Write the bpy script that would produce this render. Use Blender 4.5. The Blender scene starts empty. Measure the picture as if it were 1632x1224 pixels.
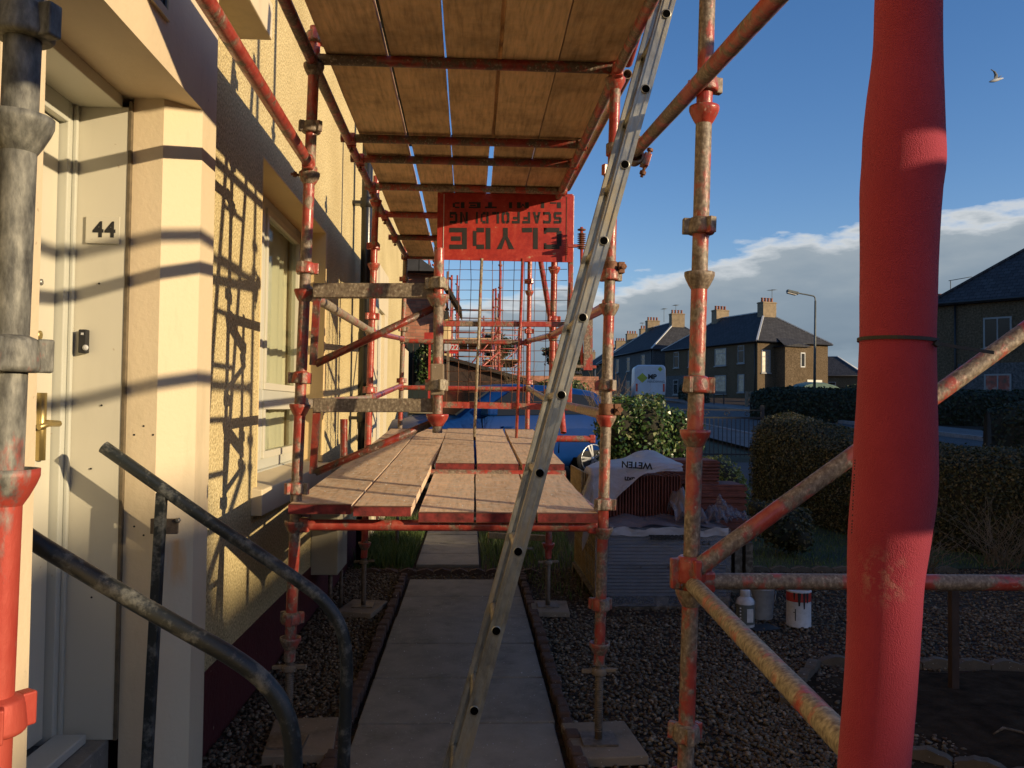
import bpy, math, random
import numpy as np
from mathutils import Vector, Matrix
random.seed(7); rng = np.random.default_rng(7)
R = math.radians
SC = bpy.context.scene
COL = SC.collection

# ---------------------------------------------------------------- camera
F = 1340.0
CAM = Vector((0, 0, 1.5))
_d = Vector((750-816, -(650-612), -F)).normalized()          # world +Y (along the house) seen in camera axes
_u = Vector((0.0131, 1, 0)); _u = (_u - _u.dot(_d)*_d).normalized()
_r = _d.cross(_u).normalized()
M3 = Matrix((_r, _d, _u))                                     # camera axes -> world axes
cam_data = bpy.data.cameras.new("camera"); cam = bpy.data.objects.new("camera", cam_data)
COL.objects.link(cam); cam.matrix_world = Matrix.Translation(CAM) @ M3.to_4x4()
cam_data.sensor_width = 36; cam_data.lens = 36*F/1632; cam_data.clip_start = .05; cam_data.clip_end = 6000
SC.camera = cam

def ray(px, py):
    return M3 @ Vector((px-816, 612-py, -F))
def P(px, py, X=None, Y=None, Z=None):
    """point of the place seen at a photo pixel, given one of its coordinates"""
    r = ray(px, py)
    if X is not None: t = (X-CAM.x)/r.x
    elif Y is not None: t = (Y-CAM.y)/r.y
    else: t = (Z-CAM.z)/r.z
    return CAM + r*t

# ---------------------------------------------------------------- light
SUN_AZ, SUN_EL = R(30), R(12.2)       # to the right of the house wall and slightly behind the camera
S = Vector((math.cos(SUN_EL)*math.cos(SUN_AZ), -math.cos(SUN_EL)*math.sin(SUN_AZ), math.sin(SUN_EL)))
sl = bpy.data.lights.new("sun", 'SUN'); sl.energy = 4.9; sl.angle = R(.5); sl.color = (1, .79, .50)
so = bpy.data.objects.new("sun", sl); COL.objects.link(so)
so.rotation_euler = S.to_track_quat('Z', 'Y').to_euler(); so.location = (5, -5, 8)
W = bpy.data.worlds.new("World"); SC.world = W; W.use_nodes = True
nt = W.node_tree; nt.nodes.clear()
def N(nt, t, **k):
    n = nt.nodes.new(t)
    for a, b in k.items(): setattr(n, a, b)
    return n
sky = N(nt, 'ShaderNodeTexSky', sky_type='NISHITA', sun_disc=False, sun_elevation=SUN_EL,
        sun_rotation=math.atan2(S.x, S.y), air_density=1.0, dust_density=.5, ozone_density=1.6)
bg = N(nt, 'ShaderNodeBackground'); bg.inputs[1].default_value = .13
hs = N(nt, 'ShaderNodeHueSaturation'); hs.inputs['Saturation'].default_value = 1.3
nt.links.new(sky.outputs[0], hs.inputs['Color']); tint = N(nt, 'ShaderNodeMix', data_type='RGBA', blend_type='MULTIPLY'); tint.inputs[0].default_value = 1; tint.inputs[7].default_value = (.95, .93, 1.15, 1)
nt.links.new(hs.outputs[0], tint.inputs[6]); nt.links.new(tint.outputs[2], bg.inputs[0])
tc = N(nt, 'ShaderNodeTexCoord'); sx = N(nt, 'ShaderNodeSeparateXYZ'); nt.links.new(tc.outputs['Generated'], sx.inputs[0])
def mth(op, a, b=None, c=None, clamp=False):
    n = N(nt, 'ShaderNodeMath', operation=op, use_clamp=clamp)
    for i, v in enumerate((a, b, c)):
        if v is None: continue
        if isinstance(v, (int, float)): n.inputs[i].default_value = v
        else: nt.links.new(v, n.inputs[i])
    return n.outputs[0]
mp = N(nt, 'ShaderNodeMapping'); mp.inputs['Scale'].default_value = (1, 1, 3.2); nt.links.new(tc.outputs['Generated'], mp.inputs[0])
nz = N(nt, 'ShaderNodeTexNoise'); nz.inputs['Scale'].default_value = 5; nz.inputs['Detail'].default_value = 8; nz.inputs['Roughness'].default_value = .58
nt.links.new(mp.outputs[0], nz.inputs[0])
nz2 = N(nt, 'ShaderNodeTexNoise'); nz2.inputs['Scale'].default_value = 17; nz2.inputs['Detail'].default_value = 6
nt.links.new(mp.outputs[0], nz2.inputs[0])
az = mth('ARCTAN2', sx.outputs[0], sx.outputs[1])
topz = mth('ADD', mth('MULTIPLY', mth('MAXIMUM', az, -.1), .16), .125)                 # cloud bank rises to the right
topz = mth('MINIMUM', topz, .215)
below = mth('SUBTRACT', topz, sx.outputs[2])
below = mth('ADD', below, mth('MULTIPLY', mth('SUBTRACT', nz.outputs[0], .5), .11))
below = mth('ADD', below, mth('MULTIPLY', mth('SUBTRACT', nz2.outputs[0], .5), .06))
mask = mth('MULTIPLY', below, 80, clamp=True)
ramp = N(nt, 'ShaderNodeValToRGB'); cr = ramp.color_ramp
cr.elements[0].position = 0; cr.elements[0].color = (.86, .88, .88, 1)
cr.elements[1].position = .95; cr.elements[1].color = (.58, .64, .68, 1)
for p_, c_ in ((.05, (.72, .75, .77, 1)), (.13, (.36, .42, .47, 1)), (.32, (.27, .34, .41, 1)), (.6, (.21, .28, .36, 1)), (.78, (.30, .38, .46, 1))):
    e = cr.elements.new(p_); e.color = c_
nt.links.new(mth('MULTIPLY', mth('ADD', below, 0), 5.2, clamp=True), ramp.inputs[0])
cbg = N(nt, 'ShaderNodeBackground'); cbg.inputs[1].default_value = .78; nt.links.new(ramp.outputs[0], cbg.inputs[0])
mx = N(nt, 'ShaderNodeMixShader'); nt.links.new(mth('MULTIPLY', mask, .96), mx.inputs[0])
nt.links.new(bg.outputs[0], mx.inputs[1]); nt.links.new(cbg.outputs[0], mx.inputs[2])
wo = N(nt, 'ShaderNodeOutputWorld'); nt.links.new(mx.outputs[0], wo.inputs[0])
SC.view_settings.view_transform = 'Standard'; SC.view_settings.look = 'None'
SC.view_settings.exposure = .25; SC.view_settings.gamma = 1
SC.cycles.max_bounces = 8; SC.cycles.use_denoising = True

# ---------------------------------------------------------------- materials
def lk(m, a, b): m.node_tree.links.new(a, b)
def ramp_node(m, stops, src):
    r = N(m.node_tree, 'ShaderNodeValToRGB'); e = r.color_ramp.elements
    e[0].position, e[0].color = stops[0][0], (*stops[0][1], 1)
    e[1].position, e[1].color = stops[-1][0], (*stops[-1][1], 1)
    for p, c in stops[1:-1]:
        q = e.new(p); q.color = (*c, 1)
    lk(m, src, r.inputs[0]); return r.outputs[0]
def coords(m, scale=(1, 1, 1), kind='Object', rnd=False):
    t = N(m.node_tree, 'ShaderNodeTexCoord'); mp = N(m.node_tree, 'ShaderNodeMapping')
    mp.inputs['Scale'].default_value = scale; lk(m, t.outputs[kind], mp.inputs[0])
    if rnd:
        oi = N(m.node_tree, 'ShaderNodeObjectInfo'); mu = N(m.node_tree, 'ShaderNodeMath', operation='MULTIPLY')
        mu.inputs[1].default_value = 37.0; lk(m, oi.outputs['Random'], mu.inputs[0])
        cb = N(m.node_tree, 'ShaderNodeCombineXYZ')
        for i in range(3): lk(m, mu.outputs[0], cb.inputs[i])
        lk(m, cb.outputs[0], mp.inputs['Location'])
    return mp.outputs[0]
def noise(m, vec, scale, detail=5, rough=.6, out=0):
    n = N(m.node_tree, 'ShaderNodeTexNoise'); n.inputs['Scale'].default_value = scale
    n.inputs['Detail'].default_value = detail; n.inputs['Roughness'].default_value = rough
    lk(m, vec, n.inputs[0]); return n.outputs[out]
def voro(m, vec, scale, feature='F1', out=0):
    n = N(m.node_tree, 'ShaderNodeTexVoronoi'); n.feature = feature; n.inputs['Scale'].default_value = scale
    lk(m, vec, n.inputs['Vector']); return n.outputs[out]
def mixc(m, fac, a, b, blend='MIX'):
    n = N(m.node_tree, 'ShaderNodeMix', data_type='RGBA', blend_type=blend)
    for i, v in ((0, fac), (6, a), (7, b)):
        if isinstance(v, (int, float)): n.inputs[i].default_value = v
        elif isinstance(v, tuple): n.inputs[i].default_value = (*v, 1)
        else: lk(m, v, n.inputs[i])
    return n.outputs[2]
def mm(m, op, a, b, clamp=False):
    n = N(m.node_tree, 'ShaderNodeMath', operation=op, use_clamp=clamp)
    for i, v in enumerate((a, b)):
        if isinstance(v, (int, float)): n.inputs[i].default_value = v
        else: lk(m, v, n.inputs[i])
    return n.outputs[0]
def bump(m, h, dist=.002, strength=1):
    b = N(m.node_tree, 'ShaderNodeBump'); b.inputs['Distance'].default_value = dist; b.inputs['Strength'].default_value = strength
    lk(m, h, b.inputs['Height']); return b.outputs[0]
def base(name, col=(.5, .5, .5), rough=.6, metal=0, spec=.5):
    m = bpy.data.materials.new(name); m.use_nodes = True
    b = m.node_tree.nodes['Principled BSDF']; b.inputs['Base Color'].default_value = (*col, 1)
    b.inputs['Roughness'].default_value = rough; b.inputs['Metallic'].default_value = metal
    b.inputs['Specular IOR Level'].default_value = spec
    m['b'] = 1
    return m, b
def simple(name, col, rough=.6, metal=0, var=.25, scale=6, bmp=0, bscale=80, spec=.5):
    m, b = base(name, col, rough, metal, spec)
    v = coords(m, rnd=True); n = noise(m, v, scale)
    c = ramp_node(m, [(.3, tuple(x*(1-var) for x in col)), (.7, tuple(min(1, x*(1+var)) for x in col))], n)
    lk(m, c, b.inputs['Base Color'])
    if bmp: lk(m, bump(m, noise(m, v, bscale), bmp), b.inputs['Normal'])
    return m

def pipe_paint(name, wear=.5, red=(.34, .046, .032), base_c=(.26, .20, .145)):
    m, b = base(name, red, .5)
    v = coords(m, (1, 1, .75), rnd=True)
    n1 = noise(m, v, 7, 8, .65); n2 = noise(m, v, 26, 6, .6); n3 = noise(m, v, 90, 4, .6)
    s = mm(m, 'ADD', mm(m, 'MULTIPLY', n1, .68), mm(m, 'MULTIPLY', n2, .32))
    redv = ramp_node(m, [(.3, tuple(x*.62 for x in red)), (.5, red), (.75, (min(1, red[0]*1.25), red[1]*2.6, red[2]*2.6))], n2)
    cem = ramp_node(m, [(.28, (.10, .055, .035)), (.45, tuple(x*.6 for x in base_c)), (.6, base_c), (.78, (.46, .41, .33))], n3)
    k = ramp_node(m, [(wear-.035, (0, 0, 0)), (wear+.03, (1, 1, 1))], s)
    c = mixc(m, k, cem, redv)
    speck = ramp_node(m, [(.66, (0, 0, 0)), (.72, (1, 1, 1))], noise(m, v, 55, 3, .5))
    c = mixc(m, mm(m, 'MULTIPLY', speck, .45), c, (.55, .48, .38))
    lk(m, c, b.inputs['Base Color'])
    lk(m, ramp_node(m, [(0, (.55,)*3), (1, (.28,)*3)], k), b.inputs['Roughness'])
    h = mm(m, 'ADD', mm(m, 'MULTIPLY', n3, .5), mm(m, 'MULTIPLY', k, .35))
    lk(m, bump(m, h, .0022, .9), b.inputs['Normal'])
    return m
MAT = {}
MAT['pipe'] = pipe_paint('scaffold_paint', .51)
MAT['pipe_red'] = pipe_paint('scaffold_paint_fresh', .45)
MAT['pipe_worn'] = pipe_paint('scaffold_paint_worn', .525)
MAT['pipe_dark'] = pipe_paint('scaffold_paint_rusty', .50, (.20, .022, .014), (.12, .085, .06))
MAT['pipe_bare'] = pipe_paint('scaffold_cement_crusted', .57, (.36, .05, .03), (.36, .30, .21))
# galvanised tube turning red lower down is real wear on that near standard
m, b = base('galvanised_worn', (.3, .3, .27), .62, .25)
v = coords(m, (1, 1, .4)); n1 = noise(m, v, 9, 7, .65); n2 = noise(m, v, 60, 5)
tcn = N(m.node_tree, 'ShaderNodeTexCoord'); sp = N(m.node_tree, 'ShaderNodeSeparateXYZ'); lk(m, tcn.outputs['Object'], sp.inputs[0])
f = mm(m, 'ADD', mm(m, 'MULTIPLY', sp.outputs[2], -.55), mm(m, 'ADD', mm(m, 'MULTIPLY', n1, 1.25), .44))
k = ramp_node(m, [(.20, (0, 0, 0)), (.30, (1, 1, 1))], f)
gal = ramp_node(m, [(.3, (.05, .048, .044)), (.5, (.15, .148, .13)), (.72, (.30, .29, .25))], n2)
rd = ramp_node(m, [(.35, (.26, .21, .15)), (.42, (.36, .04, .025)), (.7, (.42, .08, .05))], n1)
lk(m, mixc(m, k, gal, rd), b.inputs['Base Color'])
lk(m, bump(m, n2, .0015), b.inputs['Normal']); MAT['galv'] = m
MAT['jack'] = simple('jack_steel', (.16, .12, .085), .6, .4, .4, 40, .001, 200)
MAT['rust'] = simple('rusty_steel', (.17, .075, .04), .7, .3, .4, 40, .001, 120)

def roughcast(name, c1, c2, sc=95, dist=.006):
    m, b = base(name, c1, .93, spec=.2)
    v = coords(m); vo = voro(m, v, sc); n = noise(m, v, sc*1.6, 4, .7); big = noise(m, v, 1.3, 5, .6)
    h = mm(m, 'SUBTRACT', mm(m, 'MULTIPLY', n, .9), vo)
    grain = ramp_node(m, [(.28, tuple(x*.55 for x in c1)), (.46, c1), (.62, c2), (.8, tuple(min(1, x*1.25) for x in c2))], noise(m, v, sc*.8, 3, .6))
    st = ramp_node(m, [(.3, (.8, .78, .74)), (.65, (1, 1, 1))], big)
    lk(m, mixc(m, 1, grain, st, 'MULTIPLY'), b.inputs['Base Color'])
    lk(m, bump(m, h, dist, 1), b.inputs['Normal'])
    return m
MAT['roughcast'] = roughcast('sandy_roughcast', (.60, .485, .255), (.80, .675, .375))
MAT['harl_brown'] = roughcast('brown_harling', (.115, .082, .048), (.165, .12, .075), 14, .01)
MAT['harl_grey'] = roughcast('grey_harling', (.10, .10, .10), (.15, .15, .15), 14, .01)

def paint(name, col, bs=45, bd=.0018, dirt=.14, rough=.62):
    m, b = base(name, col, rough, spec=.35)
    v = coords(m); n = noise(m, coords(m, (1, 1, .25)), 3.2, 7, .65); f = noise(m, v, bs, 6, .6)
    c = ramp_node(m, [(.25, tuple(x*(1-dirt*1.8) for x in col)), (.42, tuple(x*(1-dirt*.4) for x in col)), (.6, col)], n)
    sp_ = ramp_node(m, [(.745, (0, 0, 0)), (.77, (1, 1, 1))], noise(m, v, 34, 2, .4))
    c = mixc(m, mm(m, 'MULTIPLY', sp_, .6), c, (.38, .3, .2))
    lk(m, c, b.inputs['Base Color']); lk(m, bump(m, f, bd), b.inputs['Normal'])
    return m
MAT['cream'] = paint('cream_masonry_paint', (.66, .535, .36))
MAT['reveal_dark'] = paint('darker_textured_reveal', (.54, .48, .31), 90, .003)  # reveal face gets a darker, coarser-grained tone than the cream
MAT['ochre'] = paint('ochre_masonry_paint', (.68, .50, .25), 60, .002)
MAT['creamflat'] = paint('cream_smooth_paint', (.66, .56, .375), 25, .0007)
MAT['pvc'] = paint('white_pvc', (.575, .545, .44), 12, .0002, .06, .35)
MAT['pvc2'] = paint('white_pvc_frame', (.50, .50, .43), 12, .0002, .08, .3)
MAT['plinth'] = paint('oxblood_plinth_paint', (.085, .014, .014), 30, .006, .3, .7)
MAT['doorstain'] = simple('rust_stain', (.68, .30, .07), .7, 0, .3, 20)
MAT['seal'] = simple('mastic_joint', (.13, .10, .06), .8, 0, .3, 25, .001)
MAT['brass'] = simple('brass', (.45, .34, .14), .4, .8, .15)
MAT['hole'] = simple('dark_bore', (.003, .003, .003), 1, 0, .1, spec=0)
MAT['black'] = simple('black_plastic', (.012, .012, .013), .6, 0, .3, 20)
MAT['black_ink'] = simple('black_ink', (.014, .013, .012), .7, 0, .2, 20)
MAT['steel'] = simple('dull_steel', (.35, .34, .32), .4, .8, .2, 30)
MAT['pipe_black'] = simple('black_gloss_pipe', (.012, .012, .012), .28, 0, .3, 20, .001, 30)

# black handrail with scuffed chalky paint
m, b = base('scuffed_black_paint', (.02, .022, .022), .45)
v = coords(m, rnd=True); n = noise(m, v, 13, 9, .72); n2 = noise(m, coords(m, (1, 1, 1)), 60, 6, .7)
k = ramp_node(m, [(.50, (0, 0, 0)), (.62, (1, 1, 1))], mm(m, 'ADD', mm(m, 'MULTIPLY', n, .7), mm(m, 'MULTIPLY', n2, .3)))
lk(m, mixc(m, mm(m, 'MULTIPLY', k, .75), (.017, .021, .021), (.20, .20, .175)), b.inputs['Base Color'])
lk(m, ramp_node(m, [(0, (.38,)*3), (1, (.8,)*3)], k), b.inputs['Roughness'])
lk(m, bump(m, n2, .0016), b.inputs['Normal']); MAT['rail'] = m

def wood(name, c, dusty=.0, along='Y', stain=.35):
    m, b = base(name, c, .82, spec=.25)
    sc_ = (9, .8, 9) if along == 'Y' else (.8, 9, 9)
    v = coords(m, sc_, rnd=True); v2 = coords(m, rnd=True)
    g = noise(m, v, 6, 8, .65); g2 = noise(m, v2, 3.3, 7, .62); g3 = noise(m, v2, 24, 5, .6); fine = noise(m, v2, 160, 3, .7)
    col = ramp_node(m, [(.25, tuple(x*.55 for x in c)), (.48, c), (.72, tuple(min(1, x*1.3) for x in c))], g)
    st = ramp_node(m, [(.32, (1-stain,)*3), (.55, (1, 1, 1))], g2)
    col = mixc(m, 1, col, st, 'MULTIPLY')
    oi_ = N(m.node_tree, 'ShaderNodeObjectInfo'); col = mixc(m, 1, col, ramp_node(m, [(0, (.74, .72, .70)), (.5, (1, .97, .93)), (1, (1, 1, 1))], oi_.outputs['Random']), 'MULTIPLY')
    knots = ramp_node(m, [(.70, (0, 0, 0)), (.78, (1, 1, 1))], noise(m, v2, 5.5, 2, .5))
    col = mixc(m, mm(m, 'MULTIPLY', knots, .6), col, tuple(x*.4 for x in c))
    if dusty:
        d = ramp_node(m, [(.45, (0, 0, 0)), (.62, (1, 1, 1))], g3)
        col = mixc(m, mm(m, 'MULTIPLY', d, dusty), col, (.62, .52, .40))
        sp_ = ramp_node(m, [(.72, (0, 0, 0)), (.76, (1, 1, 1))], noise(m, v2, 60, 3, .6))
        col = mixc(m, mm(m, 'MULTIPLY', sp_, .7), col, (.72, .62, .48))
    lk(m, col, b.inputs['Base Color'])
    lk(m, bump(m, mm(m, 'ADD', g, mm(m, 'MULTIPLY', fine, .1)), .002, .6), b.inputs['Normal'])
    return m
MAT['board_top'] = wood('dusty_scaffold_board', (.72, .51, .335), .7, stain=.22)
MAT['board_under'] = wood('upper_scaffold_board', (.64, .435, .245), .12, stain=.45)
MAT['board_end'] = simple('red_board_end', (.15, .016, .014), .8, 0, .7, 25, .002, 60)
MAT['timber'] = wood('weathered_timber', (.11, .085, .06), .2, 'X')
MAT['timber_pale'] = wood('pale_edge_timber', (.40, .28, .13), .2)
MAT['bar'] = pipe_paint('bracket_bar_paint', .62, (.2, .03, .02), (.22, .17, .115))

# aluminium ladder with plaster smears
m, b = base('dull_aluminium', (.5, .5, .47), .36, .85)
v = coords(m, (1, 1, .5)); n = noise(m, v, 30, 7, .7); n2 = noise(m, v, 8, 6, .6)
lk(m, mixc(m, ramp_node(m, [(.5, (0, 0, 0)), (.68, (1, 1, 1))], n2), ramp_node(m, [(.3, (.27, .26, .23)), (.7, (.50, .49, .43))], n), (.40, .34, .24)), b.inputs['Base Color'])
lk(m, ramp_node(m, [(.4, (.34,)*3), (.7, (.62,)*3)], n2), b.inputs['Roughness'])
lk(m, bump(m, n, .0008), b.inputs['Normal']); MAT['alu'] = m

# foam
m, b = base('red_foam', (.40, .02, .035), .8, spec=.3)
v = coords(m); n = noise(m, v, 420, 3, .7); vo = voro(m, v, 520)
scuff = N(m.node_tree, 'ShaderNodeVectorMath', operation='DISTANCE'); 
lk(m, v, scuff.inputs[0]); scuff.inputs[1].default_value = (-.012, -.05, 1.265)
sc2 = mm(m, 'MULTIPLY', ramp_node(m, [(.02, (1, 1, 1)), (.05, (0, 0, 0))], scuff.outputs[1]), ramp_node(m, [(.48, (0, 0, 0)), (.6, (1, 1, 1))], noise(m, v, 60, 5, .7)))
c = ramp_node(m, [(.3, (.25, .018, .036)), (.65, (.32, .028, .05))], noise(m, v, 5, 6, .6))
lk(m, mixc(m, mm(m, 'MULTIPLY', sc2, .4), c, (.38, .22, .17)), b.inputs['Base Color'])
lk(m, bump(m, mm(m, 'SUBTRACT', n, mm(m, 'MULTIPLY', vo, .6)), .0014, 1), b.inputs['Normal'])
b.inputs['Sheen Weight'].default_value = .25; b.inputs['Sheen Tint'].default_value = (1, .4, .5, 1); MAT['foam'] = m

# sign panel
m, b = base('scratched_red_sign', (.52, .03, .02), .5)
v = coords(m); n = noise(m, v, 9, 9, .72); n2 = noise(m, v, 40, 6, .7)
s = mm(m, 'ADD', mm(m, 'MULTIPLY', n, .65), mm(m, 'MULTIPLY', n2, .35))
c = ramp_node(m, [(.36, (.24, .014, .012)), (.5, (.36, .024, .016)), (.60, (.42, .05, .03)), (.635, (.42, .28, .18)), (.72, (.5, .38, .26))], s)
lk(m, c, b.inputs['Base Color']); lk(m, bump(m, n2, .001), b.inputs['Normal']); MAT['sign'] = m

def concrete(name, c, sc=8, rgh=.85):
    m, b = base(name, c, rgh, spec=.3)
    v = coords(m); n = noise(m, v, sc, 8, .65); n2 = noise(m, v, sc*20, 4, .7); n3 = noise(m, v, 1.1, 4, .6)
    col = ramp_node(m, [(.28, tuple(x*.6 for x in c)), (.5, c), (.75, tuple(min(1, x*1.35) for x in c))], mm(m, 'ADD', mm(m, 'MULTIPLY', n, .5), mm(m, 'MULTIPLY', n3, .5)))
    st_ = ramp_node(m, [(.30, (.55, .56, .5)), (.46, (1, 1, 1))], noise(m, v, 3.3, 7, .7)); col = mixc(m, .8, col, mixc(m, 1, col, st_, 'MULTIPLY'))
    sp_ = ramp_node(m, [(.70, (0, 0, 0)), (.73, (1, 1, 1))], noise(m, v, 75, 2, .4))
    col = mixc(m, mm(m, 'MULTIPLY', sp_, .6), col, (.5, .46, .4))
    lk(m, col, b.inputs['Base Color']); lk(m, bump(m, n2, .002), b.inputs['Normal']); return m
MAT['slab'] = concrete('paving_slab', (.225, .205, .17))
MAT['edging'] = concrete('red_concrete_edging', (.085, .05, .036), 14)
MAT['edging_grey'] = concrete('grey_scalloped_edging', (.11, .085, .06), 14)
MAT['sole'] = concrete('dusty_sole_board', (.21, .16, .11), 12)
MAT['asphalt'] = concrete('asphalt', (.06, .062, .066), 5)
MAT['pavement'] = concrete('pavement_asphalt', (.11, .11, .11), 5)
MAT['kerb'] = concrete('kerb_concrete', (.22, .21, .2), 8)
MAT['soil'] = simple('dug_soil', (.04, .028, .018), 1, 0, .5, 9, .03, 26, spec=.02)
m, b = base('gravel_ground', (.1, .07, .045), .95, spec=.15)
v = coords(m); vo = voro(m, v, 55); 
cc = voro(m, v, 55, out=1)
lk(m, mixc(m, .35, ramp_node(m, [(.3, (.035, .024, .018)), (.6, (.08, .058, .04))], noise(m, v, 12, 6, .7)), mixc(m, 1, cc, (.06, .04, .028), 'MULTIPLY')), b.inputs['Base Color'])
lk(m, bump(m, vo, -.012, 1) if False else bump(m, mm(m, 'SUBTRACT', 1, vo), .012, 1), b.inputs['Normal']); MAT['ground'] = m
m, b = base('pebbles', (.2, .14, .1), .75, spec=.3)
ge = N(m.node_tree, 'ShaderNodeNewGeometry')
lk(m, ramp_node(m, [(0, (.06, .036, .022)), (.35, (.11, .072, .042)), (.6, (.09, .074, .05)), (.85, (.16, .12, .075)), (1, (.26, .2, .14))], ge.outputs['Random Per Island']), b.inputs['Base Color'])
MAT['pebble'] = m
def leaf(name, stops, rough=.45, trans=.25):
    m, b = base(name, stops[0][1], rough, spec=.5)
    ge = N(m.node_tree, 'ShaderNodeNewGeometry')
    lk(m, ramp_node(m, stops, ge.outputs['Random Per Island']), b.inputs['Base Color'])
    b.inputs['Transmission Weight'].default_value = 0
    tr = N(m.node_tree, 'ShaderNodeBsdfTranslucent'); mxs = N(m.node_tree, 'ShaderNodeMixShader'); mxs.inputs[0].default_value = trans
    lk(m, ramp_node(m, stops, ge.outputs['Random Per Island']), tr.inputs[0])
    out = m.node_tree.nodes['Material Output']
    lk(m, b.outputs[0], mxs.inputs[1]); lk(m, tr.outputs[0], mxs.inputs[2]); lk(m, mxs.outputs[0], out.inputs[0])
    return m
MAT['ivy'] = leaf('ivy_leaf', [(0, (.03, .07, .02)), (.5, (.06, .12, .03)), (.8, (.13, .20, .06)), (1, (.42, .42, .2))], .3)
MAT['ivy2'] = leaf('yellow_green_leaf', [(0, (.09, .12, .02)), (.6, (.22, .24, .05)), (1, (.36, .34, .10))], .4)
MAT['hedge'] = leaf('privet_leaf', [(0, (.030, .038, .012)), (.5, (.058, .062, .02)), (.8, (.115, .095, .036)), (1, (.19, .14, .06))], .55)
MAT['hedge_dark'] = leaf('dark_hedge_leaf', [(0, (.018, .028, .012)), (1, (.045, .055, .02))], .6)
MAT['grass'] = leaf('grass_blade', [(0, (.05, .09, .02)), (.6, (.10, .16, .035)), (1, (.20, .22, .08))], .6)
MAT['twig'] = simple('dead_twig', (.16, .11, .06), .8)
MAT['core'] = simple('hedge_inner_twigs', (.022, .02, .01), .9)
MAT['lawn'] = simple('lawn_ground', (.022, .035, .012), .95, 0, .4, 3, .01, 40)
# glass etc
m, b = base('window_glass', (.02, .02, .02), .03, 0, .5); tr_ = N(m.node_tree, 'ShaderNodeBsdfTransparent'); tr_.inputs[0].default_value = (.86, .88, .84, 1); gl_ = N(m.node_tree, 'ShaderNodeBsdfGlossy'); gl_.inputs['Roughness'].default_value = .02; mg = N(m.node_tree, 'ShaderNodeMixShader')
mg.inputs[0].default_value = .10; lk(m, tr_.outputs[0], mg.inputs[1]); lk(m, gl_.outputs[0], mg.inputs[2]); lk(m, mg.outputs[0], m.node_tree.nodes['Material Output'].inputs[0]); MAT['glass'] = m
m, b = base('dark_glass', (.012, .014, .016), .12, 0, .3); MAT['dglass'] = m
m, b = base('blind_behind_glass', (.42, .33, .22), .25, 0, .6)
v = coords(m); lk(m, ramp_node(m, [(.4, (.32, .25, .17)), (.6, (.5, .42, .3))], noise(m, v, 3)), b.inputs['Base Color']); MAT['blind'] = m
MAT['frame_far'] = simple('far_window_frame', (.26, .26, .25), .6, 0, .1)
m, b = base('pale_curtain', (.80, .75, .60), .8); MAT['curtain'] = m
m, b = base('dim_interior', (.10, .09, .07), .9); MAT['interior'] = m
m, b = base('blue_car_paint', (.004, .045, .22), .6, 0, .05); b.inputs['Coat Weight'].default_value = .22; b.inputs['Coat Roughness'].default_value = .02
v = coords(m); lk(m, ramp_node(m, [(.35, (.002, .024, .12)), (.7, (.003, .03, .15))], noise(m, v, 3)), b.inputs['Base Color']); MAT['car'] = m
MAT['tyre'] = simple('tyre_rubber', (.015, .015, .015), .8, 0, .3, 20, .002, 60)
MAT['alloy'] = simple('alloy_rim', (.45, .46, .48), .3, .8, .1)
m, b = base('tail_lamp_red', (.5, .01, .01), .15, 0, .8); MAT['lamp_red'] = m
MAT['van'] = simple('white_van_paint', (.52, .54, .57), .3, 0, .08, 2)
MAT['lime'] = simple('lime_vinyl', (.34, .38, .03), .5, 0, .2)
# slate roof / brick / clay
def brick(name, c1, c2, mort, sc, w=.5, h=.25, rot=None, bd=.006):
    m, b = base(name, c1, .85, spec=.25)
    t = N(m.node_tree, 'ShaderNodeTexCoord'); mp = N(m.node_tree, 'ShaderNodeMapping'); lk(m, t.outputs['Object'], mp.inputs[0])
    mp.inputs['Rotation'].default_value = rot or (0, 0, 0)
    bt = N(m.node_tree, 'ShaderNodeTexBrick'); bt.inputs['Scale'].default_value = sc
    bt.inputs['Color1'].default_value = (*c1, 1); bt.inputs['Color2'].default_value = (*c2, 1); bt.inputs['Mortar'].default_value = (*mort, 1)
    bt.inputs['Brick Width'].default_value = w; bt.inputs['Row Height'].default_value = h; bt.inputs['Mortar Size'].default_value = .02
    lk(m, mp.outputs[0], bt.inputs[0])
    n = noise(m, mp.outputs[0], 6, 6, .7)
    lk(m, mixc(m, 1, bt.outputs[0], ramp_node(m, [(.3, (.65,)*3), (.65, (1, 1, 1))], n), 'MULTIPLY'), b.inputs['Base Color'])
    lk(m, bump(m, bt.outputs[1], -bd), b.inputs['Normal']); return m
MAT['slate'] = brick('slate_roof', (.045, .045, .05), (.07, .07, .075), (.02, .02, .022), 1.6, .5, .35)
MAT['slate_x'] = brick('slate_roof_side', (.045, .045, .05), (.07, .07, .075), (.02, .02, .022), 1.6, .5, .35)
MAT['brick'] = brick('red_brick', (.46, .19, .12), (.60, .28, .17), (.30, .23, .17), 4.4, .98, .33, (R(90), 0, 0))
MAT['chim'] = simple('rendered_chimney', (.24, .18, .11), .9, 0, .25, 3)
MAT['pot'] = simple('clay_chimney_pot', (.25, .09, .05), .8)
MAT['flash'] = simple('white_ridge_tile', (.55, .55, .52), .7, 0, .15)
MAT['clay'] = simple('terracotta_tile', (.15, .042, .026), .8, 0, .35, 14, .002, 60)
MAT['greytile'] = simple('grey_concrete_tile', (.085, .09, .105), .75, 0, .25, 10, .002, 60)
m, b = base('polythene_wrap', (.34, .35, .40), .25, 0, .5); b.inputs['Alpha'].default_value = .26
v = coords(m); lk(m, bump(m, noise(m, v, 14, 7, .7), .02, .9), b.inputs['Normal']); MAT['wrap'] = m
m, b = base('dull_polythene', (.24, .20, .20), .35, 0, .4); b.inputs['Alpha'].default_value = .72
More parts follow.
